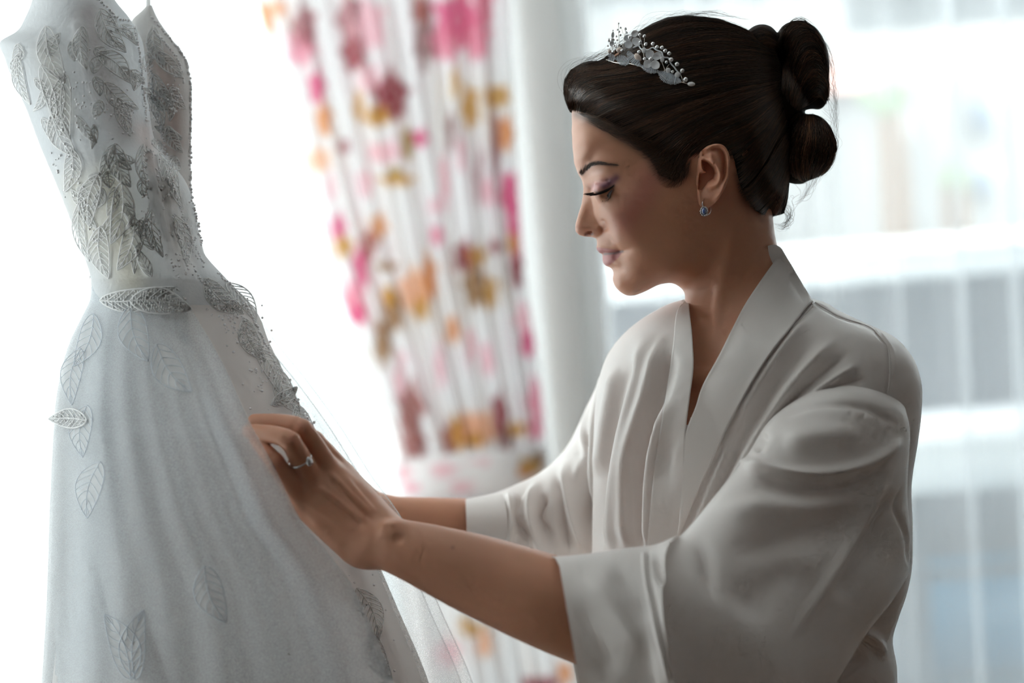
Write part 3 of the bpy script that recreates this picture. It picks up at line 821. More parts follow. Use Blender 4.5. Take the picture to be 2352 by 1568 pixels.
for _x, _y in ((1424, 528), (1415, 518), (1408, 506), (1432, 540)):
    paint((0.36, 0.15, 0.10), [(_x, _y), (_x + 1, _y + 1)], 1.3, 0.3, True)
# the fade of fine hair at the hairline
paint((0.10, 0.055, 0.038), [(1325, 262), (1375, 284), (1421, 314), (1457, 334), (1492, 362), (1508, 392), (1530, 412), (1550, 418), (1574, 398)], 13, 0.75)
paint((0.10, 0.055, 0.038), [(1690, 400), (1703, 440), (1720, 472), (1750, 504)], 8, 0.35)

# ---- ear: a shell of rings around the middle of the ear
EAR = np.array([(1619, 339), (1634, 332), (1651, 330), (1664.5, 336), (1673, 350), (1676.6, 367), (1675, 390), (1672, 414), (1663, 436), (1650, 457),
                (1636, 472), (1625, 477), (1612, 475), (1604, 467), (1599, 455), (1597, 437), (1596, 417), (1597, 397), (1599, 375), (1606, 353)], float)
_eo = catmull(EAR, 200, closed=True)
_ec = np.array([1636, 402.0])
def near_w(px, py):                   # half width of the head (mm) under a pixel of the near side
    px, py = np.asarray(px, float), np.asarray(py, float); wv = np.full(px.shape, 60.0)
    for _ in range(3):
        qx, qy = q_of(px, py, wv); wv = np.sqrt(np.maximum(head_W(qx, qy, False), 0))
    return wv
def ridge(p, poly, wd):
    d, s = polydist(p, catmull(np.array(poly, float), 40)); return np.exp(-(d / wd) ** 2) * sstep(0, .12, s) * sstep(0, .12, 1 - s)
_rad = np.linspace(0, 1, 46) ** 0.85
_ep = (_ec + (_eo - _ec)[None] * _rad[:, None, None]).reshape(-1, 2)
_bw = near_w(_ep[:, 0], _ep[:, 1])
CONCHA = [(1612, 368), (1627, 372), (1642, 382), (1647, 398), (1642, 413), (1627, 418), (1620, 428), (1612, 436), (1604, 434), (1605, 420), (1608, 400), (1619, 394), (1614, 384)]
def ear_c(p, bw):
    fl = sstep(1603, 1660, p[:, 0] + 0.15 * (400 - p[:, 1]))
    c = bw * (1 - fl) + fl * (np.clip(bw, 62, 68) + 17) + 3.0
    dout, _ = polydist(p, np.concatenate([_eo, _eo[:1]]))
    back = sstep(1606, 1622, p[:, 0] + np.where(p[:, 1] < 345, 14, 0)) * (1 - sstep(446, 466, p[:, 1]))
    c += 3.6 * np.exp(-((dout - 4.5) / 5.5) ** 2) * back
    c -= 3.4 * ridge(p, [(1630, 343), (1650, 341), (1662, 352), (1665, 372), (1664, 398), (1658, 418)], 5.0)
    c += 4.2 * ridge(p, [(1626, 352), (1638, 372), (1650, 388), (1654, 406), (1646, 422), (1632, 429), (1622, 434)], 7.0)
    c += 2.6 * ridge(p, [(1612, 364), (1624, 366), (1640, 378)], 4.0)
    c -= 4.5 * ridge(p, [(1614, 344), (1618, 358)], 5.0)
    s = polysd(p, np.array(CONCHA, float)); c -= 13.0 * sstep(-3.0, 7.0, s)
    c += 3.5 * ridge(p, [(1613, 362), (1611, 378), (1616, 392), (1624, 395)], 4.0)
    c += 3.0 * ridge(p, [(1602, 402), (1602, 414), (1601, 425)], 5.0)
    c += 2.0 * np.exp(-(((p[:, 0] - 1622) / 16) ** 2 + ((p[:, 1] - 456) / 14) ** 2))
    fr = sstep(1597, 1610, p[:, 0])
    att = 1 - sstep(0, 9, dout) * 1.0
    att = att * (1 - sstep(1600, 1612, p[:, 0])) 
    return c * (1 - att) + (bw - 1.5) * att
_ec_mm = ear_c(_ep, _bw)
rows = [HP(_ep[:, 0], _ep[:, 1], _ec_mm).reshape(46, 200, 3)]
_last = _ep.reshape(46, 200, 2)[-1]; _lc = _ec_mm.reshape(46, 200)[-1]; _lb = _bw.reshape(46, 200)[-1]
for k, ins in ((1.2, 1.0), (3.0, 0.995), (5.5, 0.97), (9, 0.92), (14, 0.86), (22, 0.80)):
    pp = _ec + (_last - _ec) * ins
    rows.append(HP(pp[:, 0], pp[:, 1], np.maximum(_lc - k, _lb * 0 + 50))[None])
EV = np.concatenate(rows).reshape(-1, 3)
EF = gridf(len(EV) // 200, 200, wv=True)
EV = relax(EV, EF, 2, 0.4)
_s = PIX(EV)
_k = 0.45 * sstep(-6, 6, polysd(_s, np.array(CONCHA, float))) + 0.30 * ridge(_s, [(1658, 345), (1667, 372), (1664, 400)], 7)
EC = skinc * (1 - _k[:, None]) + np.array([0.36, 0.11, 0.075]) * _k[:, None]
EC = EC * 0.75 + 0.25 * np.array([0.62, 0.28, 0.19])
# ================================================================== hair
HAIR_OUT = [(1306, 262), (1299, 235), (1293, 205), (1296, 180), (1310, 160), (1332, 146), (1352, 139), (1393, 139), (1415, 130), (1438, 100), (1464, 73), (1500, 52), (1535, 38),
            (1581, 34), (1650, 41), (1696, 58), (1735, 78), (1780, 110), (1798, 160), (1804, 230), (1810, 300), (1818, 360), (1814, 420), (1811, 455), (1803, 490), (1775, 498)]
HAIR_LINE = [(1756, 496), (1738, 482), (1720, 458), (1703, 430), (1694, 398), (1687, 368), (1678, 345), (1655, 330), (1625, 333), (1602, 344), (1586, 358), (1570, 370),
             (1550, 374), (1528, 364), (1510, 350), (1488, 336), (1457, 316), (1421, 298), (1375, 274), (1345, 262), (1322, 257)]
HAIR_IN = [(1330, 200, 36), (1328, 235, 31), (1312, 210, 22), (1360, 175, 42), (1360, 240, 48), (1400, 180, 54), (1400, 250, 57), (1450, 130, 48), (1450, 220, 67), (1460, 300, 66), (1500, 100, 54),
           (1520, 180, 71), (1520, 280, 73), (1550, 350, 74), (1600, 80, 55), (1600, 200, 80), (1600, 300, 80), (1680, 100, 54), (1680, 200, 78), (1680, 300, 78), (1740, 150, 62),
           (1750, 250, 66), (1700, 380, 71), (1750, 350, 64), (1790, 420, 38), (1750, 440, 58), (1775, 300, 56), (1790, 250, 42), (1770, 180, 52), (1780, 470, 42), (1735, 465, 60)]
HPN, HVN = _tps_pts(HAIR_OUT, HAIR_IN)
HAIRPOLY = np.array(HAIR_OUT + HAIR_LINE)
_hl_open = np.array([(1306, 262)] + HAIR_LINE[::-1])
def hair_w(qx, qy, sink=True):
    """half width (mm) of the hair cap over the middle plane"""
    Q = np.stack([qx.ravel(), qy.ravel()], 1)
    W = tps(HPN, HVN, Q, lam=1e-4)
    d, _ = polydist(Q, _hl_open)
    t = sstep(0, 45, d)
    hw = np.maximum(head_W(Q[:, 0], Q[:, 1], False), 0)
    wv = np.sqrt(np.maximum(W, 0))
    nape = sstep(1685, 1715, Q[:, 0]) * sstep(395, 450, Q[:, 1])             # hair lies over the top of the neck here
    out = wv * t + (np.sqrt(hw) + 0.7 + 9 * nape) * (1 - t)
    res = np.where(W > 0, out ** 2, W)
    return res.reshape(qx.shape)
cv = Vox(P(1283, 515, D0).tolist()[:2] + [-D0 - 0.09], P(1830, 15, D0).tolist()[:2] + [-D0 + 0.09], 0.0016)
gx, gy = np.meshgrid(cv.ax[0], cv.ax[1], indexing='ij')
QX, QY = 1176 + FPX * gx / D0, 784 - FPX * gy / D0
WH = hair_w(QX, QY) * 1e-6
# the hairline on the near side seen in perspective: the cut follows pixels, so scale it by the local half width
_wl = np.sqrt(np.maximum(WH, 0)); _k = 1 / (1 - _wl / D0)
sdh = polysd(np.stack([1176 + (QX - 1176) * _k, 784 + (QY - 784) * _k], -1).reshape(-1, 2), HAIRPOLY).reshape(QX.shape) / (MMPX * 1000)
dWx, dWy = np.gradient(WH, 0.0016)
cz = (cv.ax[2] + D0)[None, None, :]
f = WH[:, :, None] - cz ** 2
g = f / np.sqrt((dWx ** 2 + dWy ** 2)[:, :, None] + 4 * cz ** 2 + 1e-4)
cv.F = np.maximum(np.minimum(g, np.where(sdh < 0.004, sdh, 1)[:, :, None]), -0.05).astype(np.float32)
KV, KF = cv.mesh(); KV = relax(KV, KF, 3, 0.5)
KV = strokes(KV, KF, [
    ([(1413, 138), (1440, 150), (1500, 172), (1560, 188)], 12, -2.5, 0.1),
    ([(1325, 240), (1350, 200), (1400, 178)], 10, -2.0, 0.3), ([(1345, 262), (1370, 225), (1430, 205)], 10, -1.6, 0.3),
    ([(1700, 60), (1722, 110), (1760, 150)], 12, -3, 0.3), ([(1640, 110), (1720, 120), (1790, 135)], 9, -2, 0.3),
    ([(1600, 150), (1700, 160), (1790, 165)], 8, -1.5, 0.3), ([(1600, 235), (1700, 215), (1790, 190)], 8, -1.8, 0.3),
    ([(1600, 290), (1700, 265), (1795, 215)], 8, -1.5, 0.3), ([(1690, 365), (1760, 320), (1800, 250)], 10, -2.2, 0.3),
    ([(1720, 440), (1780, 370), (1815, 290)], 14, -1.2, 0.3)])
BUN = [((1848, 152), (22, 39, 40), 0.06), ((1826, 105), (17, 22, 34), 0.3), ((1747, 102), (17, 18, 36), 0.0), ((1856, 338), (23.5, 30, 38), -0.12), ((1826, 380), (15, 18, 30), 0.5), ((1800, 230), (20, 28, 36), 0.0), ((1880, 215), (9.5, 15, 22), 0.0)]
bv = Vox(P(1690, 440, D0).tolist()[:2] + [-D0 - 0.06], P(1930, 30, D0).tolist()[:2] + [-D0 + 0.06], 0.0014)
for (c, r, a) in BUN:
    R = [[math.cos(a), math.sin(a), 0], [-math.sin(a), math.cos(a), 0], [0, 0, 1]]
    bv.ell(HPm(c[0], c[1], 0), np.array(r) / 1000 - 0.0012, 0.004, R)
BV, BF = bv.mesh(); BV = relax(BV, BF, 3, 0.5)

_hz_x = cv.ax[0]; _hz_y = cv.ax[1]
def bilin(A, x, y, ax, ay):
    i = np.clip((x - ax[0]) / (ax[1] - ax[0]), 0, len(ax) - 1.001); j = np.clip((y - ay[0]) / (ay[1] - ay[0]), 0, len(ay) - 1.001)
    i0, j0 = i.astype(int), j.astype(int); a, b = i - i0, j - j0
    return (A[i0, j0] * (1 - a) + A[i0 + 1, j0] * a) * (1 - b) + (A[i0, j0 + 1] * (1 - a) + A[i0 + 1, j0 + 1] * a) * b
_WHc = np.maximum(WH, 0)
def cap_c(px, py):
    c = np.full(np.shape(px), 0.05)
    for _ in range(4):
        k = 1 - c / D0
        x = (1176 + (px - 1176) * k - 1176) / FPX * D0; y = -(784 + (py - 784) * k - 784) / FPX * D0
        c = np.sqrt(bilin(_WHc, x, y, _hz_x, _hz_y))
    return c * 1000
def bun_c(px, py):
    best = np.zeros(np.shape(px))
    for (c, r, a) in BUN:
        k = 1 - 0.030 / D0
        x = (1176 + (px - 1176) * k - c[0]) / MMPX; y = -(784 + (py - 784) * k - c[1]) / MMPX
        u = math.cos(a) * x + math.sin(a) * y; v = -math.sin(a) * x + math.cos(a) * y
        best = np.maximum(best, r[2] * np.sqrt(np.maximum(1 - (u / r[0]) ** 2 - (v / r[1]) ** 2, 0)))
    return best

def hair_strands(guides, n, cfun, m=22, spread=1.0, lift=(0.2, 2.0), wob=3.0, far=0.0, rmin=0.10, rmax=0.22, loose=0.35, root=0.06):
    G = np.stack([catmull(g, m) for g in guides])
    nl = max(4, n // 26)                                          # strands lie together in locks
    lk_ = np.sort(rng.random(nl)) * (len(guides) - 1); lid = rng.integers(0, nl, n)
    k = np.clip(lk_[lid] + rng.normal(0, 0.35 * (len(guides) - 1) / nl + 0.015, n), 0, len(guides) - 1.0001)
    free = rng.random(n) < loose; k = np.where(free, rng.random(n) * (len(guides) - 1), k)
    lcol = np.where(free, 1.0, rng.uniform(0.35, 1.0, nl)[lid] * np.where(rng.random(nl) < 0.3, 2.3, 1.0)[lid]); llift = np.where(free, 0.3, rng.random(nl)[lid])
    i = np.minimum(k.astype(int), len(guides) - 2); fr = (k - i)[:, None, None]
    S = G[i] * (1 - fr) + G[i + 1] * fr
    a = rng.random(n) * 0.35; b = 1 - rng.random(n) * 0.3
    a = np.where(rng.random(n) < 0.6, rng.random(n) * root, a)
    t = a[:, None] + (b - a)[:, None] * np.linspace(0, 1, m)[None]
    ti = np.clip(t * (m - 1), 0, m - 1.001); i0 = ti.astype(int); ft = (ti - i0)[..., None]
    ar = np.arange(n)[:, None]
    S = S[ar, i0] * (1 - ft) + S[ar, i0 + 1] * ft
    ph = rng.random((n, 2, 2)) * 6.28; fq = rng.uniform(1.5, 5, (n, 2, 2)); tt = np.linspace(0, 1, m)
    for ax in (0, 1):
        for j in (0, 1):
            S[:, :, ax] += wob * rng.normal(0, 0.5, n)[:, None] * np.sin(0.6 * fq[:, ax, j][:, None] * tt * 3 + ph[:, ax, j][:, None]) * (0.3 + 0.7 * np.sin(np.pi * tt))
    c = cfun(S[..., 0], S[..., 1])
    lf = (lift[0] + (lift[1] - lift[0]) * (0.3 * rng.random(n) + 0.7 * llift))[:, None] * np.sin(np.pi * np.clip(tt * 0.9 + 0.05, 0, 1))[None]
    c = c + lf
    Pt = HP(S[..., 0], S[..., 1], c)
    fm = rng.random(n) < far
    Pf = Pt[fm].copy(); Pf[..., 2] = -2 * D0 - Pf[..., 2]
    # the far copies sit on the mirrored side at the middle-plane scale
    Pt = np.concatenate([Pt, Pf]) if fm.any() else Pt
    r = rng.uniform(rmin, rmax, len(Pt)) / 1000
    tp = np.clip(np.minimum(tt * 8 + 0.25, (1 - tt) * 5 + 0.15), 0, 1)
    V, F = tubes(Pt, r, 3, tp)
    base = np.array([0.030, 0.0155, 0.0095]); hi = np.array([0.17, 0.085, 0.045])
    u = rng.random(len(Pt))[:, None] ** 1.7
    lc = np.concatenate([lcol, lcol[fm]])[:, None]
    c_ = (base * (1 - u) + hi * u) * rng.uniform(0.7, 1.2, (len(Pt), 1)) * lc
    return V, F, np.repeat(c_, m * 3, 0)

G_CAP = [[(1695, 445), (1730, 405), (1772, 340), (1812, 268)], [(1686, 372), (1720, 350), (1768, 295), (1804, 235)],
         [(1582, 362), (1622, 330), (1680, 315), (1740, 280), (1800, 222)], [(1552, 396), (1575, 348), (1630, 302), (1700, 272), (1798, 212)],
         [(1504, 366), (1550, 322), (1620, 277), (1700, 245), (1798, 200)], [(1430, 316), (1500, 287), (1590, 247), (1690, 215), (1798, 186)],
         [(1360, 275), (1420, 247), (1530, 217), (1660, 190), (1796, 172)], [(1328, 260), (1346, 228), (1410, 202), (1540, 180), (1660, 160), (1792, 152)],
         [(1313, 256), (1309, 217), (1350, 180), (1440, 167), (1580, 135), (1700, 118), (1788, 130)],
         [(1307, 252), (1298, 206), (1326, 162), (1400, 151), (1500, 108), (1620, 78), (1720, 84), (1782, 110)],
         [(1303, 238), (1295, 196), (1321, 154), (1380, 142), (1468, 76), (1570, 40), (1680, 54), (1765, 96)]]
G_NAPE = [[(1697, 440), (1730, 420), (1780, 350), (1817, 285)], [(1716, 470), (1756, 430), (1795, 370), (1827, 295)], [(1746, 499), (1784, 455), (1806, 400), (1832, 330)], [(1790, 497), (1800, 455), (1811, 410), (1838, 360)]]
G_BUN = [[(1792, 190), (1786, 120), (1808, 60), (1845, 48), (1882, 72)], [(1798, 215), (1803, 140), (1828, 80), (1866, 70), (1900, 120)], [(1815, 240), (1826, 170), (1850, 118), (1882, 118), (1908, 178)],
         [(1826, 252), (1846, 200), (1872, 168), (1898, 188), (1906, 230)], [(1834, 256), (1860, 232), (1884, 222), (1900, 246)]]
G_LOW = [[(1832, 258), (1798, 310), (1788, 360), (1800, 410), (1830, 422)], [(1850, 260), (1830, 320), (1818, 370), (1828, 418), (1850, 420)], [(1866, 260), (1872, 312), (1862, 370), (1856, 416)],
         [(1880, 268), (1906, 312), (1900, 372), (1872, 412)], [(1888, 272), (1917, 322), (1906, 380), (1884, 408)]]
G_HUMP = [[(1702, 120), (1722, 80), (1750, 64), (1782, 82)], [(1706, 150), (1730, 112), (1760, 97), (1795, 108)], [(1710, 178), (1740, 150), (1770, 137), (1800, 142)]]
HS = [hair_strands(G_CAP, 4600, cap_c, far=0.12, wob=4, lift=(0.2, 2.6), root=0.2), hair_strands(G_CAP[6:], 800, cap_c, far=0.3, wob=4, lift=(0.3, 2.0), root=0.03), hair_strands(G_CAP[6:], 900, cap_c, far=0.5, wob=4),
      hair_strands(G_NAPE, 900, cap_c, m=16, wob=5, lift=(0.2, 3.0))]
HB = [hair_strands(G_BUN, 1500, bun_c, m=16, wob=6, far=0.5, lift=(0.4, 4.0), rmin=0.14, rmax=0.3), hair_strands(G_LOW, 1400, bun_c, m=16, wob=6, far=0.5, lift=(0.4, 4.0), rmin=0.14, rmax=0.3),
      hair_strands(G_HUMP, 450, bun_c, m=14, wob=4, far=0.5, lift=(0.2, 2))]
# fine stray hairs standing off the outline
G_FLY = [[(1302, 250), (1290, 205), (1305, 160), (1350, 130), (1400, 130)], [(1330, 150), (1380, 130), (1410, 126), (1440, 90)], [(1440, 92), (1500, 44), (1580, 26), (1650, 30)], [(1560, 32), (1640, 28), (1700, 44), (1750, 46)]]
G_FLY2 = [[(1780, 90), (1800, 48), (1845, 38), (1890, 72), (1908, 120)], [(1870, 66), (1908, 110), (1918, 180), (1904, 240)], [(1880, 262), (1922, 310), (1915, 370), (1890, 412)], [(1800, 450), (1818, 480), (1800, 512), (1770, 508)], [(1790, 480), (1812, 500), (1800, 530), (1775, 520)]]
HS.append(hair_strands(G_FLY, 110, lambda a, b: np.zeros(a.shape) + rng.uniform(-8, 14, (a.shape[0], 1)), m=18, wob=15, lift=(0, 1), rmin=0.05, rmax=0.10, loose=1.0))
HB.append(hair_strands(G_FLY2, 150, lambda a, b: np.zeros(a.shape) + rng.uniform(-10, 16, (a.shape[0], 1)), m=18, wob=9, lift=(0, 1), rmin=0.05, rmax=0.10, loose=1.0))
G_TEMPLE = [[(1325, 259), (1360, 268), (1420, 292)], [(1378, 284), (1420, 300), (1470, 312)], [(1440, 322), (1480, 330), (1530, 325)], [(1490, 362), (1520, 358), (1560, 340)], [(1512, 402), (1535, 388), (1570, 360)], [(1548, 418), (1564, 392), (1584, 360)]]
HS.append(hair_strands(G_TEMPLE, 2000, lambda a, b: np.maximum(near_w(a, b), cap_c(a, b) * 0.98) , m=10, wob=7, lift=(0.6, 2.0), rmin=0.06, rmax=0.14, loose=1.0))
G_EDGE = [[(1325, 268), (1365, 282), (1420, 300)], [(1380, 296), (1420, 312), (1470, 322)], [(1440, 336), (1480, 342), (1530, 332)], [(1484, 378), (1515, 370), (1555, 345)], [(1500, 418), (1530, 400), (1566, 365)], [(1540, 440), (1560, 408), (1584, 362)], [(1572, 424), (1580, 392), (1592, 360)]]
HS.append(hair_strands(G_EDGE, 320, lambda a, b: np.maximum(near_w(a, b) + 0.5, cap_c(a, b)), m=10, wob=6, lift=(0.2, 1.0), rmin=0.05, rmax=0.10, loose=1.0, root=0.5))
def join3(L):
    V, F = cat([(a, b) for a, b, c in L]); return V, F, np.concatenate([c for a, b, c in L])
# lashes and brow
def lashes():
    L = []
    n = 130; m = 8
    root = catmull([(1367, 441), (1380, 442.5), (1392, 438.5), (1402, 432.5), (1410, 426)], n)
    rc = catmull([(30, 0), (37.5, 0), (42, 0), (45, 0), (47, 0)], n)[:, 0]
    t = np.linspace(0, 1, n)
    dx = -27 + 9 * t + rng.normal(0, 1.3, n); dy = 4.5 + 5 * t + rng.normal(0, 1.2, n); dc = 3.0 + 7 * t
    s = np.linspace(0, 1, m)
    px = root[:, 0][:, None] + dx[:, None] * s; py = root[:, 1][:, None] + dy[:, None] * (1.9 * s - 0.95 * s * s) 
    c = rc[:, None] + dc[:, None] * s + 0.4
    L.append(tubes(HP(px, py, c), 0.00036, 3, 1 - 0.8 * s))
    n2 = 22
    root = catmull([(1384, 458), (1395, 458), (1404, 450)], n2); rc = catmull([(37, 0), (41.5, 0), (45.5, 0)], n2)[:, 0]
    px = root[:, 0][:, None] + (-3 + rng.normal(0, 1, n2))[:, None] * s; py = root[:, 1][:, None] + (7 + rng.normal(0, 1.2, n2))[:, None] * s
    L.append(tubes(HP(px, py, rc[:, None] + 2.2 * s), 0.00011, 3, 1 - 0.8 * s))
    return cat(L)
def brow():
    n, m = 330, 6
    cl = catmull([(1334, 401), (1345, 389), (1358, 379.5), (1372, 375), (1393, 376.5), (1421, 379)], 60)
    k = (rng.random(n) ** 1.1 * 57).astype(int); tg = cl[k + 2] - cl[k]; tg /= np.linalg.norm(tg, axis=1, keepdims=True)
    nr = np.stack([tg[:, 1], -tg[:, 0]], 1); th = interp(k, [0, 12, 30, 58], [5.0, 5.2, 3.6, 0.8])
    p0 = cl[k] + nr * (rng.uniform(-1, 1, n) * th)[:, None]
    ln = rng.uniform(6, 12, n) * interp(k, [0, 15, 58], [0.9, 1, 0.8])
    up = interp(k, [0, 14, 40, 58], [1.1, 0.6, 0.1, -0.05])
    dirs = tg + nr * up[:, None] * -1 * np.sign(-1)
    dirs /= np.linalg.norm(dirs, axis=1, keepdims=True)
    s = np.linspace(0, 1, m)
    pp = p0[:, None] + dirs[:, None] * (ln[:, None] * s)[..., None]
    wv = near_w(pp[..., 0], pp[..., 1])
    return tubes(HP(pp[..., 0], pp[..., 1], wv + 1.5 + 0.3 * np.sin(np.pi * s)), 0.00012, 3, 1 - 0.7 * s)
# ================================================================== arms and hands
av = Vox([P(560, 1320, 1.66)[0] - 0.005, P(900, 1560, 1.60)[1], -1.70], [P(1560, 940, 1.55)[0], P(600, 930, 1.62)[1] + 0.004, -1.44], 0.00115)
WR = P(866, 1238, 1.578)
av.chain([P(1520, 1475, 1.545), P(1420, 1440, 1.545), P(1275, 1388, 1.545), P(1100, 1322, 1.557), P(960, 1270, 1.566), P(885, 1246, 1.576)], [0.037, 0.038, 0.0368, 0.0318, 0.0245, 0.0205], 0.012)
av.ell(P(904, 1221, 1.560), (0.010, 0.0085, 0.008), 0.008)
F_ = dict(
    index=([(872, 1205, 1.592), (786, 1088, 1.612), (722, 1014, 1.606), (668, 980, 1.616), (632, 967, 1.626)], (0.0150, 0.0100, 0.0082, 0.0070, 0.0058)),
    middle=([(866, 1222, 1.584), (752, 1078, 1.598), (695, 988, 1.586), (640, 970, 1.596), (585, 966, 1.606)], (0.0160, 0.0104, 0.0082, 0.0071, 0.0059)),
    ring=([(856, 1240, 1.582), (716, 1108, 1.590), (668, 1016, 1.568), (618, 996, 1.578), (572, 990, 1.590)], (0.0160, 0.0102, 0.0081, 0.0071, 0.0059)),
    pinky=([(842, 1258, 1.584), (694, 1148, 1.590), (634, 1064, 1.572), (608, 1034, 1.578), (588, 1012, 1.588)], (0.0150, 0.0092, 0.0073, 0.0063, 0.0052)))
for k, (pts, rs) in F_.items():
    pts = [P(*p) for p in pts]
    av.cone(pts[0], pts[1], rs[0], rs[1], 0.012)
hand_base = av
av.cone(P(822, 1246, 1.592), P(716, 1160, 1.596), 0.0165, 0.0125, 0.012)
av.cone(P(835, 1190, 1.605), P(770, 1110, 1.610), 0.016, 0.011, 0.012)
for k, (pts, rs) in F_.items():
    pts = [P(*p) for p in pts]
    av.chain(pts[1:], rs[1:], 0.0016, smooth=3)
    av.ell(pts[1] + np.array([0, 0, 0.0035]), (0.0078, 0.0078, 0.0075), 0.005)
    av.ell(pts[2] + np.array([0, 0.001, 0.0012]), (rs[2] * 1.03,) * 3, 0.0012)
# thumb, on the far side of the palm
av.chain([P(850, 1195, 1.605), P(806, 1130, 1.632), P(748, 1068, 1.650), P(708, 1030, 1.658)], [0.014, 0.0115, 0.0095, 0.0075], 0.006)
AV, AF = av.mesh(); del av.F
_pa = PIX(AV); AV = relax(AV, AF, 3, 0.5); AV = relax(AV, AF, 25, 0.5, 0.15 + 0.85 * sstep(780, 880, _pa[:, 0]))
AV = strokes(AV, AF, [
    ([(752, 1078), (800, 1130), (862, 1190)], 7, 2.0, 0.2), ([(716, 1108), (780, 1155), (850, 1205)], 7, 1.8, 0.2), ([(694, 1148), (760, 1190), (835, 1228)], 7, 0.8, 0.25),
    ([(786, 1088), (825, 1135), (868, 1183)], 6, 1.2, 0.2),
    ([(770, 1105), (820, 1160), (858, 1200)], 6, -1.7, 0.2), ([(730, 1125), (790, 1172), (840, 1215)], 7, -1.6, 0.2),
    ([(705, 1180), (745, 1225), (800, 1268)], 14, 1.2, 0.3),
    ([(874, 1222), (884, 1206), (900, 1204), (915, 1210)], 5, 0.9, 0.3), ([(900, 1235), (930, 1240)], 10, -1.0, 0.3),
    ([(684, 978), (692, 984), (697, 993)], 2.2, -0.5, 0.3), ([(680, 975), (688, 978)], 2.2, -0.4, 0.3), ([(658, 1010), (668, 1014)], 2.4, -0.4, 0.3)])

fv = Vox([P(690, 1300, 1.95)[0] - .02, P(900, 1420, 1.95)[1], -2.02], [P(1360, 1300, 2.0)[0], P(800, 1060, 1.9)[1], -1.76], 0.0022)
fv.chain([P(1330, 1265, 1.94), P(1200, 1240, 1.925), P(1068, 1216, 1.90), P(950, 1200, 1.885), P(880, 1192, 1.878)], [0.038, 0.036, 0.0300, 0.0245, 0.0215], 0.012)
for dy, dd, L in ((-30, 0.012, 0.9), (-10, 0.0, 1.0), (12, -0.008, 0.96), (34, -0.012, 0.8)):
    a, b, c, e = [P(880 - 95 * t * L, 1192 + dy * min(1, t * 0.9) - 22 * t, 1.878 + dd * min(t, 1.5) - 0.012 * t) for t in (0, 1.0, 1.6, 2.1)]
    fv.cone(a, b, 0.0155, 0.0105, 0.012)
    fv.chain([b, c, e], [0.0095, 0.0083, 0.0062], 0.004)
fv.chain([P(870, 1170, 1.885), P(815, 1120, 1.90), P(770, 1090, 1.898)], [0.014, 0.011, 0.008], 0.006)
FV2, FF2 = fv.mesh(); del fv.F; FV2 = relax(FV2, FF2, 10, 0.5)

# the rest of the body, under the robe, standing on the floor
pel = to_world(P(1790, 1560, 1.76)); 
def cam_of(wp): return (np.asarray(wp, float) - CT) @ CR
fwd = CR @ U_FW; fwd[2] = 0; fwd /= np.linalg.norm(fwd); sid = np.array([fwd[1], -fwd[0], 0.0]) * -1
def wp(s, f_, z): return cam_of(np.array([pel[0], pel[1], 0]) + sid * s + fwd * f_ + np.array([0, 0, z]))
tv = Vox(np.minimum(wp(0, 0, 0), P(1300, 1300, 1.95)) - 0.30, np.maximum(P(2050, 850, 1.60), wp(0, 0, 0)) + 0.26, 0.005)
tv.ell(P(1738, 1020, 1.75), (0.140, 0.12, 0.088), 0.02, TORSO_R)
zc = pel[2]
tv.chain([P(1745, 1040, 1.75), wp(0, 0, zc + .10), wp(0, 0, zc - .12)], [0.095, 0.085, 0.105], 0.03)
tv.chain([P(1930, 980, 1.67), P(1800, 1210, 1.61), P(1520, 1475, 1.545)], [0.034, 0.034, 0.034], 0.02)
tv.chain([P(1520, 870, 1.84), P(1410, 1070, 1.915), P(1330, 1265, 1.94)], [0.032, 0.034, 0.034], 0.02)
tv.chain([P(1738, 960, 1.75), P(1930, 980, 1.67)], [0.06, 0.036], 0.03); tv.chain([P(1738, 940, 1.75), P(1520, 870, 1.84)], [0.06, 0.034], 0.03)
for s in (1, -1):
    tv.chain([wp(.08 * s, 0, zc - .14), wp(.085 * s, .02, zc * 0.52), wp(.085 * s, -.01, 0.09)], [0.085, 0.055, 0.036], 0.02)
    tv.chain([wp(.085 * s, -.03, 0.035), wp(.09 * s, .08, 0.030), wp(.095 * s, .16, 0.020)], [0.034, 0.032, 0.020], 0.012)
TV, TF = tv.mesh(); del tv.F; TV = relax(TV, TF, 3, 0.5)

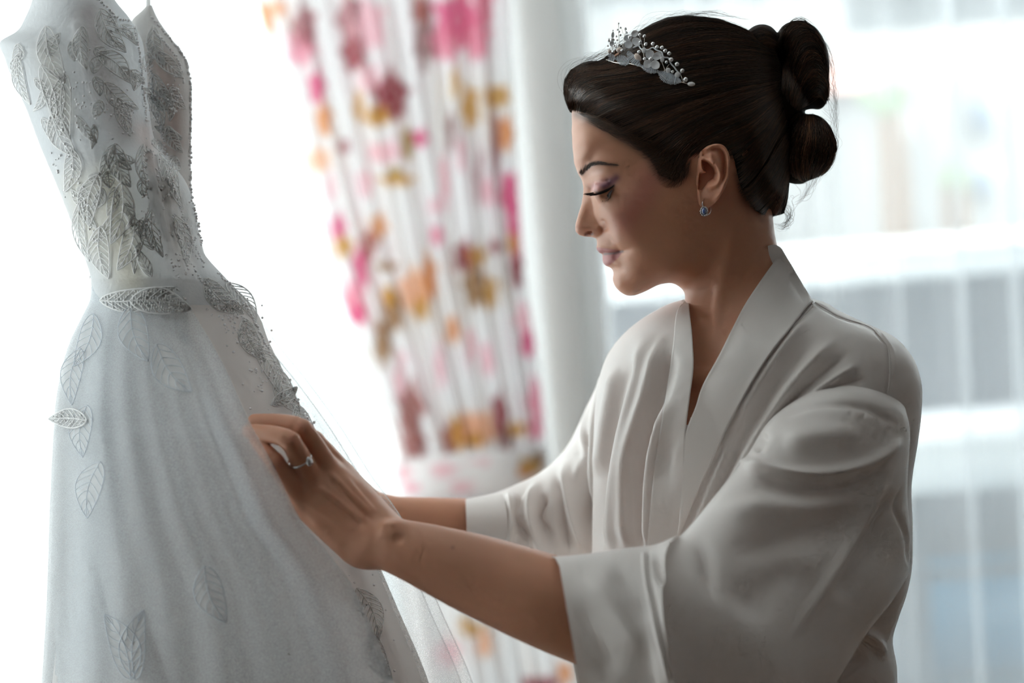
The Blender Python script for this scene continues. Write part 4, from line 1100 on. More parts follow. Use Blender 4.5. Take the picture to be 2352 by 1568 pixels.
def comps(nv, F):
    lab = np.arange(nv)
    while True:
        m = lab[F].min(1); new = lab.copy()
        for k in range(F.shape[1]): np.minimum.at(new, F[:, k], m)
        new = new[new]
        if (new == lab).all(): return lab
        lab = new
def biggest(V, F, col=None):
    lab = comps(len(V), F); u, c = np.unique(lab, return_counts=True); keep = lab == u[c.argmax()]
    idx = np.cumsum(keep) - 1; f = F[keep[F].all(1)]
    return V[keep], idx[f], (col[keep] if col is not None else None)
def body_colour(V):
    n = np.zeros(len(V)); 
    for k in range(6):
        d = rng.normal(size=3) * rng.uniform(25, 70); n += np.sin(V @ d + rng.uniform(0, 6))
    return skinc * (1 + 0.02 * n[:, None])
def assemble_body():
    pcs = []
    a, b, c = biggest(HVt, HFt, HC); pcs.append((a, b, c))
    pcs.append((EV, EF, EC))
    for V, F in ((TV, TF), (AV, AF), (FV2, FF2)):
        a, b, _ = biggest(V, F); pcs.append((a, b, body_colour(a)))
    c_ = pcs[3][2]; px_ = PIX(pcs[3][0])
    for (x, y, r, col) in ((1040, 1257, 4, (0.16, 0.07, 0.05)), (668, 1012, 14, (0.62, 0.27, 0.19)), (694, 984, 14, (0.62, 0.27, 0.19)), (640, 1062, 14, (0.6, 0.27, 0.19))):
        k = 0.6 * np.exp(-(((px_ - np.array([x, y])) / r) ** 2).sum(1)); c_[:] = c_ * (1 - k[:, None]) + np.array(col) * k[:, None]
    off = np.cumsum([0] + [len(p[0]) for p in pcs]); V = np.concatenate([p[0] for p in pcs]); C = np.concatenate([p[2] for p in pcs])
    Fq = np.concatenate([p[1] + o for p, o in zip(pcs, off)])
    tri = []
    def weld(i, j, at):              # a sliver of skin joining two overlapping pieces out of sight
        A = pcs[i][0]; B = pcs[j][0]; a = np.argsort(((A - at) ** 2).sum(1))[:2]; b = ((B - at) ** 2).sum(1).argmin()
        tri.append([off[i] + a[0], off[i] + a[1], off[j] + b])
    weld(0, 1, P(1625, 400, D0 - 0.060)); weld(0, 2, P(1738, 1010, 1.66)); weld(2, 3, P(1500, 1465, 1.50)); weld(2, 4, P(1320, 1262, 1.94))
    return V, [Fq, np.array(tri)], C
# ================================================================== robe
class DepthMap:
    """nearest distance of a surface over the photo's pixels"""
    def __init__(s, V, F=None, cell=4):
        if F is not None: V = V[(vnormals(V, F) * -V).sum(1) > 0]
        s.c = cell; px = PIX(V); d = -V[:, 2]
        s.x0, s.y0 = -400, -400; s.n = (int(3200 / cell), int(3000 / cell))
        i = ((px[:, 0] - s.x0) / cell).astype(int); j = ((px[:, 1] - s.y0) / cell).astype(int)
        ok = (i >= 0) & (j >= 0) & (i < s.n[0]) & (j < s.n[1])
        G = np.full(s.n, 9.0); np.minimum.at(G, (i[ok], j[ok]), d[ok])
        for _ in range(60):
            e = G > 8
            if not e.any(): break
            A = np.pad(G, 1, constant_values=9.0); nb = np.stack([A[2:, 1:-1], A[:-2, 1:-1], A[1:-1, 2:], A[1:-1, :-2]])
            w_ = nb < 8; c = w_.sum(0); m = np.where(w_, nb, 0).sum(0) / np.maximum(c, 1)
            G = np.where(e & (c > 0), m, G)
        for _ in range(2):
            A = np.pad(G, 1, mode='edge'); G = (A[2:, 1:-1] + A[:-2, 1:-1] + A[1:-1, 2:] + A[1:-1, :-2] + 2 * G) / 6
        s.G = G
    def __call__(s, px, py):
        ax = np.array([s.x0 + s.c / 2, s.x0 + 1.5 * s.c] + [0] * (s.n[0] - 2)); ay = np.array([s.y0 + s.c / 2, s.y0 + 1.5 * s.c] + [0] * (s.n[1] - 2))
        return bilin(s.G, np.asarray(px, float), np.asarray(py, float), ax, ay)

def ring_tube(A, B, d, R, nr, nt, bow=None, dB=None, flat=1.0):
    """closed tube from silhouette point pairs: A,B (k,2) pixels, d distance of the axis, R half thickness (m)"""
    k = len(A); t = np.linspace(0, k - 1, nr)
    A = spl(t, np.arange(k), A); B = spl(t, np.arange(k), B); d = spl(t, np.arange(k), d); R = spl(t, np.arange(k), R)
    bw = spl(t, np.arange(k), bow) if bow is not None else np.zeros(nr)
    dd = spl(t, np.arange(k), dB) if dB is not None else np.zeros(nr)
    th = np.linspace(0, 2 * np.pi, nt, endpoint=False)
    u = (1 - np.cos(th)) / 2; sn = np.sign(np.sin(th)) * np.abs(np.sin(th)) ** flat
    pxy = A[:, None] + (B - A)[:, None] * u[None, :, None]
    n = (B - A); n = np.stack([n[:, 1], -n[:, 0]], 1); n /= np.linalg.norm(n, axis=1, keepdims=True)
    pxy = pxy + n[:, None] * (bw[:, None] * np.maximum(sn, 0)[None])[..., None]
    dep = d[:, None] + dd[:, None] * u[None] - R[:, None] * sn[None]
    V = P(pxy[..., 0], pxy[..., 1], dep).reshape(-1, 3)
    return V, outward(V, gridf(nr, nt, wv=True))

# --- body of the robe: rings of a turned ellipse between the two outlines
RY = np.array([676, 690, 715, 740, 770, 810, 860, 950, 1000, 1100, 1200, 1300, 1345, 1390, 1440, 1500, 1568, 1700, 1900, 2200, 2700])
RL = np.array([1620, 1560, 1506, 1468, 1435, 1405, 1385, 1372, 1370, 1368, 1366, 1365, 1364, 1362, 1361, 1360, 1360, 1375, 1395, 1400, 1405])
RR = np.array([1800, 1866, 1912, 1962, 2022, 2060, 2080, 2082, 2076, 2062, 2064, 2060, 2050, 2035, 2022, 2030, 2034, 2080, 2170, 2230, 2270])
def robe_body():
    nr, nt = 330, 300
    y = np.concatenate([np.linspace(676, 1000, 120, endpoint=False), np.linspace(1000, 1600, 150, endpoint=False), np.linspace(1600, 2600, 60)])
    L, R = spl(y, RY, RL), spl(y, RY, RR)
    dc = np.interp(y, [676, 1568, 2700], [1.752, 1.752, 1.80])
    th = np.linspace(0, 2 * np.pi, nt, endpoint=False)
    a, b = 0.185, 0.128
    xx = a * np.cos(th) * U_SH[0] + b * np.sin(th) * U_FW[0]; zz = a * np.cos(th) * U_SH[2] + b * np.sin(th) * U_FW[2]
    ext = np.abs(xx).max()
    s = (R - L) / 2 / FPX * dc / ext
    cx = (L + R) / 2
    X = (cx[:, None] - 1176) / FPX * dc[:, None] + s[:, None] * xx[None]
    Z = -dc[:, None] + s[:, None] * zz[None]
    d = -Z
    Yc = -(y[:, None] - 784) / FPX * dc[:, None] + 0 * Z
    V = np.stack([X, Yc, Z], -1)
    # gentle lengthwise folds low down
    V = V.reshape(-1, 3)
    return V, outward(V, gridf(nr, nt, wv=True))
RBV, RBF = robe_body()
RBV = strokes(RBV, RBF, [
    # far front panel: long soft folds falling from the shoulder
    ([(1500, 760), (1450, 900), (1420, 1080), (1400, 1290)], 20, 9.5, 0.15), ([(1545, 800), (1510, 920), (1470, 1080), (1462, 1290)], 14, -8.1, 0.12),
    ([(1530, 760), (1490, 900), (1450, 1060), (1440, 1280)], 14, 8.1, 0.15), ([(1470, 800), (1425, 950), (1395, 1100), (1380, 1280)], 14, -8.1, 0.15),
    ([(1540, 900), (1500, 1060), (1490, 1290)], 14, 8.1, 0.2), ([(1420, 830), (1395, 960), (1375, 1100)], 14, 6.8, 0.2), ([(1530, 1000), (1520, 1280)], 10, -5.4, 0.2),
    # near front panel: folds from the shoulder towards the waist
    ([(1900, 740), (1800, 860), (1720, 980), (1650, 1110), (1600, 1220)], 16, -6.8, 0.2), ([(1930, 770), (1830, 870), (1760, 970), (1690, 1090), (1620, 1210)], 12, 6.8, 0.15),
    ([(1960, 800), (1860, 880), (1790, 960), (1730, 1050)], 10, -6.8, 0.2), ([(1980, 830), (1890, 890), (1800, 960), (1750, 1030)], 9, 6.8, 0.2), ([(1870, 720), (1800, 800), (1740, 890), (1690, 980)], 10, 5.4, 0.2),
    ([(2000, 870), (1920, 885), (1860, 915)], 9, -4.1, 0.3), ([(1690, 1000), (1640, 1110), (1590, 1230)], 8, 5.4, 0.2), ([(1665, 1010), (1610, 1130), (1570, 1230)], 7, -4.1, 0.2),
    # shoulder seam and back seam
    ([(1872, 695), (1930, 728), (2000, 752), (2035, 790)], 4, -1.2, 0.05), ([(2010, 755), (2040, 800), (2042, 860), (2034, 920)], 4, -1.5, 0.05), ([(2018, 760), (2050, 810), (2050, 870)], 5, 1.6, 0.1),
    ([(1960, 1440), (2010, 1470), (2030, 1520)], 12, 5, 0.3), ([(1900, 1560), (1990, 1500)], 14, -6, 0.3)], True)
# open the front: take away the cloth over the neck and the V of the neckline
VCUT = np.array([(1560, 640), (1573, 700), (1590, 780), (1588, 860), (1578, 930), (1572, 985), (1590, 950), (1615, 890), (1655, 815), (1690, 745), (1720, 690), (1800, 640), (1700, 560)])
RBF0 = RBF
_pp = PIX(RBV); _nn = vnormals(RBV, RBF)
_kill = inpoly(_pp, VCUT) & ((_nn * -RBV).sum(1) > 0)
RBF = RBF[~_kill[RBF].any(1)]
robe_dm = DepthMap(RBV, RBF0)

def band(rows, nl, nw, thick, off=0.006, dm=None, snap=True):
    """strip of cloth between an inner and an outer edge, with thickness"""
    I = catmull([r[0] for r in rows], nl); O = catmull([r[1] for r in rows], nl)
    w_ = np.linspace(0, 1, nw)
    M = I[:, None] * (1 - w_)[None, :, None] + O[:, None] * w_[None, :, None]
    if dm is not None:
        z = dm(M[..., 0], M[..., 1]) - off
        M[..., 2] = np.minimum(M[..., 2], z)
        for _ in range(6):
            q_ = np.pad(M[..., 2], 1, mode='edge'); M[..., 2] = np.minimum((q_[2:, 1:-1] + q_[:-2, 1:-1] + q_[1:-1, 2:] + q_[1:-1, :-2]) / 4, z)
    top = P(M[..., 0], M[..., 1], M[..., 2] - 0.0008 * np.sin(np.pi * w_)[None])
    bot = P(M[..., 0], M[..., 1], M[..., 2] + thick)
    ring = np.concatenate([top, bot[:, ::-1]], 1)
    return ring.reshape(-1, 3), gridf(nl, 2 * nw, wv=True)
NEAR_COL = [((1735, 580, 1.815), (1800, 690, 1.845)), ((1760, 566, 1.800), (1838, 690, 1.83)), ((1780, 562, 1.775), (1862, 690, 1.80)), ((1797, 574, 1.745), (1869, 693, 1.755)), ((1783, 594, 1.715), (1856, 702, 1.69)), ((1750, 640, 1.688), (1815, 755, 1.655)),
            ((1712, 697, 1.676), (1775, 805, 1.64)), ((1684, 750, 1.668), (1737, 862, 1.63)), ((1650, 818, 1.655), (1700, 925, 1.63)), ((1614, 884, 1.645), (1668, 985, 1.63)), ((1597, 935, 1.640), (1640, 1045, 1.63)), ((1576, 992, 1.636), (1610, 1110, 1.63)),
            ((1570, 1060, 1.632), (1582, 1180, 1.63)), ((1563, 1150, 1.630), (1558, 1240, 1.628)), ((1555, 1260, 1.630), (1520, 1330, 1.63)), ((1530, 1420, 1.63), (1470, 1450, 1.63))]
FAR_COL = [((1610, 660, 1.83), (1590, 690, 1.86)), ((1583, 680, 1.80), (1556, 712, 1.825)), ((1590, 770, 1.765), (1546, 790, 1.775)), ((1593, 840, 1.73), (1535, 870, 1.735)), ((1585, 910, 1.70), (1522, 950, 1.71)), ((1575, 990, 1.675), (1510, 1030, 1.69)),
           ((1572, 1060, 1.665), (1502, 1080, 1.68)), ((1570, 1140, 1.66), (1495, 1150, 1.67)), ((1562, 1270, 1.655), (1484, 1280, 1.665))]
# --- far sleeve and near sleeve
FSV, FSF = ring_tube(np.array([(1530, 716), (1495, 726), (1440, 768), (1398, 830), (1352, 925), (1302, 1025), (1246, 1080), (1190, 1110), (1130, 1134), (1072, 1146)], float),
                     np.array([(1560, 900), (1500, 930), (1450, 1010), (1432, 1110), (1412, 1200), (1395, 1275), (1340, 1295), (1255, 1292), (1155, 1280), (1076, 1262)], float),
                     np.array([1.80, 1.83, 1.865, 1.885, 1.90, 1.915, 1.92, 1.918, 1.912, 1.905]), np.array([.035, .05, .058, .062, .064, .066, .060, .052, .046, .042]), 190, 120)
FSV = strokes(FSV, FSF, [
    ([(1300, 1050), (1310, 1150), (1340, 1270)], 13, 10.2, 0.25), ([(1330, 980), (1345, 1120), (1370, 1270)], 14, -10.2, 0.25), ([(1280, 1080), (1285, 1160), (1310, 1280)], 10, -10.2, 0.25),
    ([(1240, 1100), (1215, 1170), (1240, 1250), (1290, 1270)], 10, 10.2, 0.25), ([(1255, 1130), (1240, 1190), (1270, 1240)], 9, -10.2, 0.25), ([(1195, 1130), (1185, 1190), (1230, 1250)], 8, -6.8, 0.25),
    ([(1165, 1125), (1178, 1180), (1165, 1240), (1140, 1270)], 10, 8.5, 0.2), ([(1140, 1135), (1150, 1180), (1140, 1240)], 10, -5.1, 0.3),
    ([(1420, 810), (1385, 950), (1365, 1100), (1355, 1200)], 15, 11.9, 0.2), ([(1450, 800), (1410, 940), (1390, 1080)], 13, -10.2, 0.2), ([(1370, 920), (1340, 1030), (1325, 1120)], 11, 8.5, 0.25), ([(1360, 980), (1350, 1100), (1352, 1220)], 10, -8.5, 0.2)])
NSV, NSF = ring_tube(np.array([(1905, 900), (1842, 912), (1768, 965), (1712, 1050), (1640, 1140), (1566, 1226), (1508, 1256), (1420, 1262), (1340, 1276), (1282, 1284)], float),
                     np.array([(2080, 945), (2090, 1000), (2084, 1130), (2093, 1285), (2056, 1370), (1985, 1462), (1880, 1620), (1720, 1730), (1540, 1740), (1352, 1690)], float),
                     np.array([1.635, 1.622, 1.60, 1.585, 1.565, 1.55, 1.54, 1.535, 1.53, 1.53]), np.array([.040, .055, .066, .070, .070, .068, .064, .060, .056, .050]), 300, 200,
                     bow=np.array([30, 26, 0, 0, 0, 0, 0, 0, 0, 0.]), dB=np.array([.0, .01, .03, .06, .05, .03, .0, .0, .0, .0]))
NSV = strokes(NSV, NSF, [
    ([(2086, 1005), (2030, 1110), (1950, 1250), (1880, 1370), (1800, 1500)], 13, 7, 0.45), ([(2060, 1120), (1990, 1250), (1920, 1380)], 22, -7, 0.2),
    ([(1700, 1062), (1800, 1085), (1900, 1085), (2000, 1060), (2075, 1000)], 12, 8, 0.12), ([(1720, 1090), (1820, 1122), (1940, 1118), (2040, 1065)], 20, -6, 0.2),
    ([(1780, 960), (1870, 930), (1980, 935), (2070, 980)], 10, -3, 0.15), ([(1790, 1020), (1880, 1000), (1990, 1000)], 26, 5, 0.25), ([(1690, 1050), (1700, 1068)], 10, 7, 0.4), ([(1760, 990), (1735, 1040)], 9, -5, 0.3),
    ([(1630, 1180), (1740, 1165), (1860, 1170), (1980, 1130)], 26, 6, 0.3), ([(1650, 1270), (1750, 1250), (1870, 1220), (1980, 1180)], 40, -7, 0.3), ([(1680, 1420), (1760, 1350), (1850, 1280)], 55, -7, 0.3),
    ([(1590, 1215), (1620, 1290), (1640, 1400)], 18, -5, 0.48), ([(2075, 1110), (2062, 1170), (2085, 1240), (2088, 1310)], 6, -3, 0.2), ([(1990, 945), (1975, 970)], 4, -1, .3), ([(1960, 938), (1950, 960)], 4, -1, .3), ([(2020, 955), (2000, 985)], 4, -1, .3), ([(2050, 975), (2025, 1010)], 5, -1.5, .3)])
# turned-back cuff of the near sleeve
CUV, CUF = ring_tube(np.array([(1268, 1278), (1345, 1272), (1430, 1259), (1500, 1251), (1557, 1229)], float), np.array([(1352, 1700), (1450, 1750), (1540, 1770), (1600, 1770), (1650, 1760)], float),
                     np.array([1.528, 1.528, 1.53, 1.532, 1.535]), np.array([.055, .062, .070, .078, .086]), 90, 160, bow=np.array([26, 20, 0, -40, -70.]))
CUV = strokes(CUV, CUF, [
    ([(1485, 1262), (1490, 1330), (1510, 1420), (1545, 1568)], 5, -2, 0.05), ([(1480, 1262), (1484, 1330), (1502, 1420), (1536, 1568)], 5, 1.6, 0.05),
    ([(1505, 1268), (1520, 1320), (1535, 1350)], 12, -5, 0.3), ([(1555, 1240), (1580, 1300), (1585, 1345)], 18, 6, 0.3), ([(1340, 1300), (1420, 1400), (1490, 1520)], 34, 4, 0.3), ([(1310, 1380), (1370, 1480), (1420, 1568)], 30, -3, 0.3),
    ([(1400, 1300), (1450, 1370), (1490, 1440)], 24, -3, 0.3)])
# cuff of the far sleeve
FCV, FCF = ring_tube(np.array([(1069, 1145), (1105, 1139), (1150, 1129)], float), np.array([(1074, 1266), (1115, 1280), (1160, 1292)], float), np.array([1.904, 1.907, 1.912]), np.array([.046, .048, .052]), 40, 90, bow=np.array([0, 6, 12.]))
# ================================================================== put the person together
skin = mat('skin', tuple(skinc), 0.45, Subsurface_Weight=0.18, Subsurface_Radius=(1.0, 0.35, 0.2), Subsurface_Scale=0.006, Specular_IOR_Level=0.4); use_col(skin)
add_bump(skin, 900, 0.12, 0.0006, 2)
hair_m = mat('brown_hair', (0.03, 0.015, 0.009), 0.36, Specular_IOR_Level=0.45); use_col(hair_m)
hair_in = mat('brown_hair_mass', (0.016, 0.0085, 0.0055), 0.75, Specular_IOR_Level=0.15)
lash_m = mat('dark_lash', (0.006, 0.005, 0.005), 0.5)
brow_m = mat('brow_hair', (0.05, 0.026, 0.017), 0.5)
silk = cloth('ivory_silk', (0.90, 0.86, 0.835), 0, 0.24, 0.42, 0.25)
silk.node_tree.nodes['Principled BSDF'].inputs['Sheen Roughness'].default_value = 0.35
add_bump(silk, 7, 0.25, 0.012, 3)

BVb, BFb, BCb = assemble_body()
feet = to_world(BVb)[:, 2].min()
person = obj('person', BVb, BFb, skin, None, True, BCb, origin=np.array([pel[0], pel[1], 0.0]))
tag(person, 'person in profile wearing an ivory silk robe and a tiara, touching the wedding dress', 'person')
_dz = np.array([0, 0, 0])
def child(name, V, F, m, parent, **kw):
    o = obj(name, V, F, m, parent, **kw); return o
hair = child('hair', KV, KF, hair_in, person)
a, b, c = join3(HS); child('hair_strands', a, b, hair_m, hair, col=c)['kind'] = 'stuff'
bun = child('hair_bun', BV, BF, hair_in, person); bun['label'] = 'rolled brown chignon at the back of the head'
a, b, c = join3(HB); child('hair_strands', a, b, hair_m, bun, col=c)['kind'] = 'stuff'
a, b = lashes(); child('eyelashes', a, b, lash_m, person)['kind'] = 'stuff'
a, b = brow(); child('eyebrow', a, b, brow_m, person)['kind'] = 'stuff'
# a sliver of the eye under the lashes
def eye():
    t = np.linspace(0, 1, 12); top = catmull([(1390, 444), (1398, 441), (1406, 434)], 12); bot = catmull([(1391, 455), (1399, 456), (1406, 440)], 12)
    w_ = np.linspace(0, 1, 6)
    M = top[:, None] * (1 - w_)[None, :, None] + bot[:, None] * w_[None, :, None]
    c = near_w(M[..., 0], M[..., 1]) + 0.9 + 0.8 * np.sin(np.pi * w_)[None] * np.sin(np.pi * t)[:, None]
    d_ = np.hypot(M[..., 0] - 1395, M[..., 1] - 450)
    col = np.where((d_ < 4)[..., None], np.array([0.07, 0.06, 0.055]), np.array([0.26, 0.22, 0.22]))
    m = mat('eye_surface', (0.5, 0.5, 0.5), 0.12); use_col(m)
    child('eye', HP(M[..., 0], M[..., 1], c), gridf(12, 6), m, person, col=col.reshape(-1, 3))
eye()
robe = child('robe', RBV, RBF, silk, person); robe['label'] = 'ivory silk kimono robe'
V, F = band(NEAR_COL, 160, 22, 0.0025, 0.006, robe_dm); 
child('collar', V, F, silk, robe)
V, F = band(FAR_COL, 110, 16, 0.0025, 0.004, robe_dm); child('collar', V, F, silk, robe)
def seam(pts, off, r=0.00035, dm=robe_dm):
    p = catmull(pts, 80); return tubes(P(p[:, 0], p[:, 1], dm(p[:, 0], p[:, 1]) - off), r, 5)
child('sleeve', FSV, FSF, silk, robe); child('sleeve', NSV, NSF, silk, robe)
child('cuff', CUV, CUF, silk, robe); child('cuff', FCV, FCF, silk, robe)

cu_dm, ns_dm = DepthMap(CUV, CUF), DepthMap(NSV, NSF)
for pts, dm in (([(1872, 694), (1930, 727), (2000, 752), (2034, 788)], robe_dm), ([(2012, 756), (2040, 800), (2044, 860), (2038, 915)], robe_dm), ([(1486, 1264), (1492, 1330), (1511, 1420), (1546, 1568)], cu_dm),
                ([(1866, 702), (1815, 757), (1775, 807), (1737, 864), (1700, 927), (1668, 987), (1640, 1047), (1610, 1112), (1582, 1182)], robe_dm)):
    V, F = seam(pts, 0.0004 if dm is not cu_dm else 0.0002, 0.0005, dm); child('seam', V, F, silk, robe)
# ================================================================== wedding dress
hem = to_world(P(560, 4480, 1.73)); 
dress = empty('wedding_dress', (hem[0], hem[1], 0.02), 'white lace and tulle wedding dress hanging in front of the window', 'dress')
bod_m = cloth('bodice_lace', (0.8, 0.8, 0.8), 0.10, 0.40, 0.7, col=True)
add_bump(bod_m, 260, 0.5, 0.0015, 3)
lin_m = cloth('skirt_lining', (0.78, 0.75, 0.73), 0.0, 0.42, 0.7, col=True)
tul_m = cloth('soft_tulle', (0.72, 0.77, 0.81), 0.55, 0.5, 0.8)
veil_m = cloth('outer_tulle', (0.86, 0.87, 0.88), 0.70, 0.5, 0.8)
lace_m = cloth('lace_cord', (0.90, 0.90, 0.90), 0.0, 0.55, 0.5)
faint_m = cloth('tulle_embroidery', (0.66, 0.70, 0.75), 0.35, 0.4, 0.7)
leaf_m = cloth('lace_leaf_net', (0.88, 0.87, 0.86), 0.70, 0.5, 0.7)
bead_m = mat('clear_beads', (0.88, 0.88, 0.90), 0.18, Specular_IOR_Level=0.8)
for m_ in (tul_m, veil_m):                       # net weave: fine holes
    tc = nd(m_, 'ShaderNodeTexCoord'); no = nd(m_, 'ShaderNodeTexNoise'); no.inputs['Scale'].default_value = 1500
    mr = nd(m_, 'ShaderNodeMapRange'); st = m_.node_tree.nodes['see_through']; v0 = st.inputs[0].default_value
    mr.inputs['From Min'].default_value = 0.35; mr.inputs['From Max'].default_value = 0.65; mr.inputs['To Min'].default_value = v0 - 0.12; mr.inputs['To Max'].default_value = v0 + 0.12
    lk(m_, tc.outputs['Object'], no.inputs['Vector']); lk(m_, no.outputs[0], mr.inputs['Value']); lk(m_, mr.outputs['Result'], st.inputs[0])

def sil_loft(ys, xl, xr, dc, rd, ny, nt, full=True, fold=None, flat=1.0, y_ext=None):
    y = np.linspace(ys[0], ys[-1], ny) if y_ext is None else y_ext
    L, R, D, Q = spl(y, ys, xl), spl(y, ys, xr), np.interp(y, ys, dc), np.interp(y, ys, rd)
    th = np.linspace(0, 2 * np.pi, nt, endpoint=False) if full else np.linspace(0, np.pi, nt)
    u = (1 - np.cos(th)) / 2
    px = L[:, None] + (R - L)[:, None] * u[None]; py = np.broadcast_to(y[:, None], px.shape).copy()
    sn = np.sin(th); sn = np.sign(sn) * np.abs(sn) ** flat
    d = D[:, None] - Q[:, None] * sn[None]
    if fold is not None: d = d - fold(np.broadcast_to(th[None], px.shape), py)
    V = P(px, py, d).reshape(-1, 3)
    return V, (outward(V, gridf(len(y), nt, wv=full)) if full else gridf(len(y), nt))
def tint(V, base, spots):
    px = PIX(V); c = np.tile(np.array(base, float), (len(V), 1))
    for (poly, wd, a, col) in spots:
        k = a * np.exp(-(polydist(px, catmull(np.array(poly, float), 24))[0] / wd) ** 2); c = c * (1 - k[:, None]) + np.array(col) * k[:, None]
    return c
# near half of the bodice down to the waist
BY = [-80, 0, 40, 75, 92, 130, 160, 250, 330, 420, 500, 580, 640, 700]
bodV, bodF = sil_loft(BY, [82, 74, 58, 34, 4, 10, 20, 60, 90, 128, 160, 190, 209, 214], [244, 264, 296, 318, 326, 333, 337, 343, 360, 428, 452, 468, 520, 576],
                      [1.72] * 14, [.050, .058, .064, .07, .075, .08, .085, .09, .088, .082, .076, .07, .07, .075], 240, 200)
bodV = strokes(bodV.reshape(-1, 3), bodF, [([(300, 560), (262, 430), (230, 330)], 9, -3, 0.1), ([(345, 640), (310, 560), (275, 460)], 7, 3, 0.1), ([(240, 300), (200, 180), (170, 40)], 10, 4, 0.1), ([(330, 250), (350, 400), (400, 600)], 6, 3, 0.1),
    ([(410, 400), (430, 540), (470, 660)], 8, -3, 0.1), ([(380, 380), (395, 520), (430, 650)], 7, 2, 0.1)])
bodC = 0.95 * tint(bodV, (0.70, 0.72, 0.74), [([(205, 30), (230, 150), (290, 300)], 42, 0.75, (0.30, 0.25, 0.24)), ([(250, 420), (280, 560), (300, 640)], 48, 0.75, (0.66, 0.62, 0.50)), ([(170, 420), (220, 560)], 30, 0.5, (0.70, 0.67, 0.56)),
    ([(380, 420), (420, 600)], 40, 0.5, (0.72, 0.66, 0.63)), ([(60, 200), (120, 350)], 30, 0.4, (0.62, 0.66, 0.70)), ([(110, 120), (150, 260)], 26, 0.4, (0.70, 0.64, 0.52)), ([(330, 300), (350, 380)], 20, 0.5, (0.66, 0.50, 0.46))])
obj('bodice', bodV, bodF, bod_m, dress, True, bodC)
# far cup, rising to the strap
cupV, cupF = sil_loft([12, 25, 45, 80, 130, 180, 260, 350, 460, 600], [338, 325, 304, 306, 314, 320, 328, 334, 345, 380], [349, 354, 364, 388, 424, 438, 441, 439, 442, 474], [1.79] * 10, [.012, .02, .03, .042, .05, .055, .058, .058, .056, .05], 160, 130)
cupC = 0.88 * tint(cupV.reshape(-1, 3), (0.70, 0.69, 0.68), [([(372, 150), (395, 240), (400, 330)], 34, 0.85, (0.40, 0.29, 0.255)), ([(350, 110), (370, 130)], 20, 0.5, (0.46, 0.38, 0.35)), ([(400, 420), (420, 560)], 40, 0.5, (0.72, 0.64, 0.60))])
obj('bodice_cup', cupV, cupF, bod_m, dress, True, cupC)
p = catmull([(341, 20), (336, -40), (300, -200), (262, -330)], 40); sv, sf = tubes(P(p[:, 0], p[:, 1], np.linspace(1.79, 1.75, 40)), 0.0022, 8)
obj('strap', sv, sf, lace_m, dress)
p = catmull([(150, -78), (170, -200), (225, -330)], 40); sv, sf = tubes(P(p[:, 0], p[:, 1], np.linspace(1.70, 1.74, 40)), 0.0022, 8)
obj('strap', sv, sf, lace_m, dress)
# skirt lining
SY = [640, 690, 720, 780, 850, 930, 1010, 1100, 1200, 1300, 1400, 1568, 2000, 2800, 4450]
SL = [209, 206, 192, 162, 141, 127, 122, 117, 113, 110, 106, 96, 70, 10, -90]
SR = [516, 570, 592, 616, 650, 690, 732, 776, 826, 872, 915, 985, 1020, 1040, 1060]
y_ext = np.concatenate([np.linspace(640, 1700, 240, endpoint=False), np.linspace(1700, 4450, 60)])
def pleat(k, a, s):
    return lambda th, y: a * sstep(640, 1150, y) * (np.sin(k * th + 0.6 * np.sin(2 * th + s) + y * 0.0007) + 0.45 * np.sin(2.3 * k * th + s + y * 0.0011))
skV, skF = sil_loft(SY, SL, SR, [1.735] * 5 + [1.732] * 10, [.072, .082, .088, .098, .106, .113, .119, .124, .128, .132, .138, .15, .19, .25, .34], 0, 260, fold=pleat(7, 0.005, 1.0), y_ext=y_ext)
skV = skV.reshape(-1, 3)
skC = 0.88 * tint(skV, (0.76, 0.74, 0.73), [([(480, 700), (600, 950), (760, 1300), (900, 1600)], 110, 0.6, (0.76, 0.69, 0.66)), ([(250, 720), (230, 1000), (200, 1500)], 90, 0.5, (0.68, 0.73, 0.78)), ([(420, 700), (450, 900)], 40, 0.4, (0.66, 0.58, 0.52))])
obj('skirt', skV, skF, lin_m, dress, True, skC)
# front tulle layer: over the fingers of the hand
_f0 = skV[(vnormals(skV, skF) * -skV).sum(1) > 0]; dm_s0 = DepthMap(_f0[PIX(_f0)[:, 1] < 2500])
def front_layer():
    y = np.concatenate([np.linspace(655, 1700, 200, endpoint=False), np.linspace(1700, 4400, 50)]); nt = 150
    L = spl(y, [655, 720, 800, 900, 1000, 1200, 1400, 1568, 2000, 2800, 4400], [212, 186, 152, 124, 112, 106, 94, 80, 52, -20, -120])
    R = spl(y, [655, 700, 760, 850, 930, 981, 1056, 1133, 1199, 1262, 1340, 1430, 1568, 2000, 2800, 4400], [380, 430, 470, 520, 556, 580, 622, 660, 695, 748, 806, 850, 905, 960, 990, 1020])
    u = np.linspace(0, 1, nt)
    px = L[:, None] + (R - L)[:, None] * u[None]; py = np.broadcast_to(y[:, None], px.shape)
    df = np.interp(y, [655, 760, 900, 1000, 1150, 1300, 1568, 2000, 4400], [1.660, 1.630, 1.585, 1.560, 1.548, 1.552, 1.56, 1.54, 1.42])
    prof = np.sin(np.clip(u / 0.62, 0, 1) * np.pi / 2) ** 0.8
    d = 1.715 - (1.715 - df)[:, None] * prof[None]
    am = (0.0065 * sstep(640, 1000, y))[:, None]
    d = d - am * (np.sin(u * 21 + 2.6 * np.sin(u * 6) + y[:, None] * 0.0006) + 0.3 * np.sin(u * 47 + 2))
    px = px + am * 900 * np.cos(u * 21 + 2.6 * np.sin(u * 6))[None] * np.sin(np.pi * u)[None]
    hit = (py < 2300) & (px > 130)
    d = np.where(hit, np.minimum(d, dm_s0(px, np.minimum(py, 2400)) - 0.004), d)
    return P(px, py, d), gridf(len(y), nt)
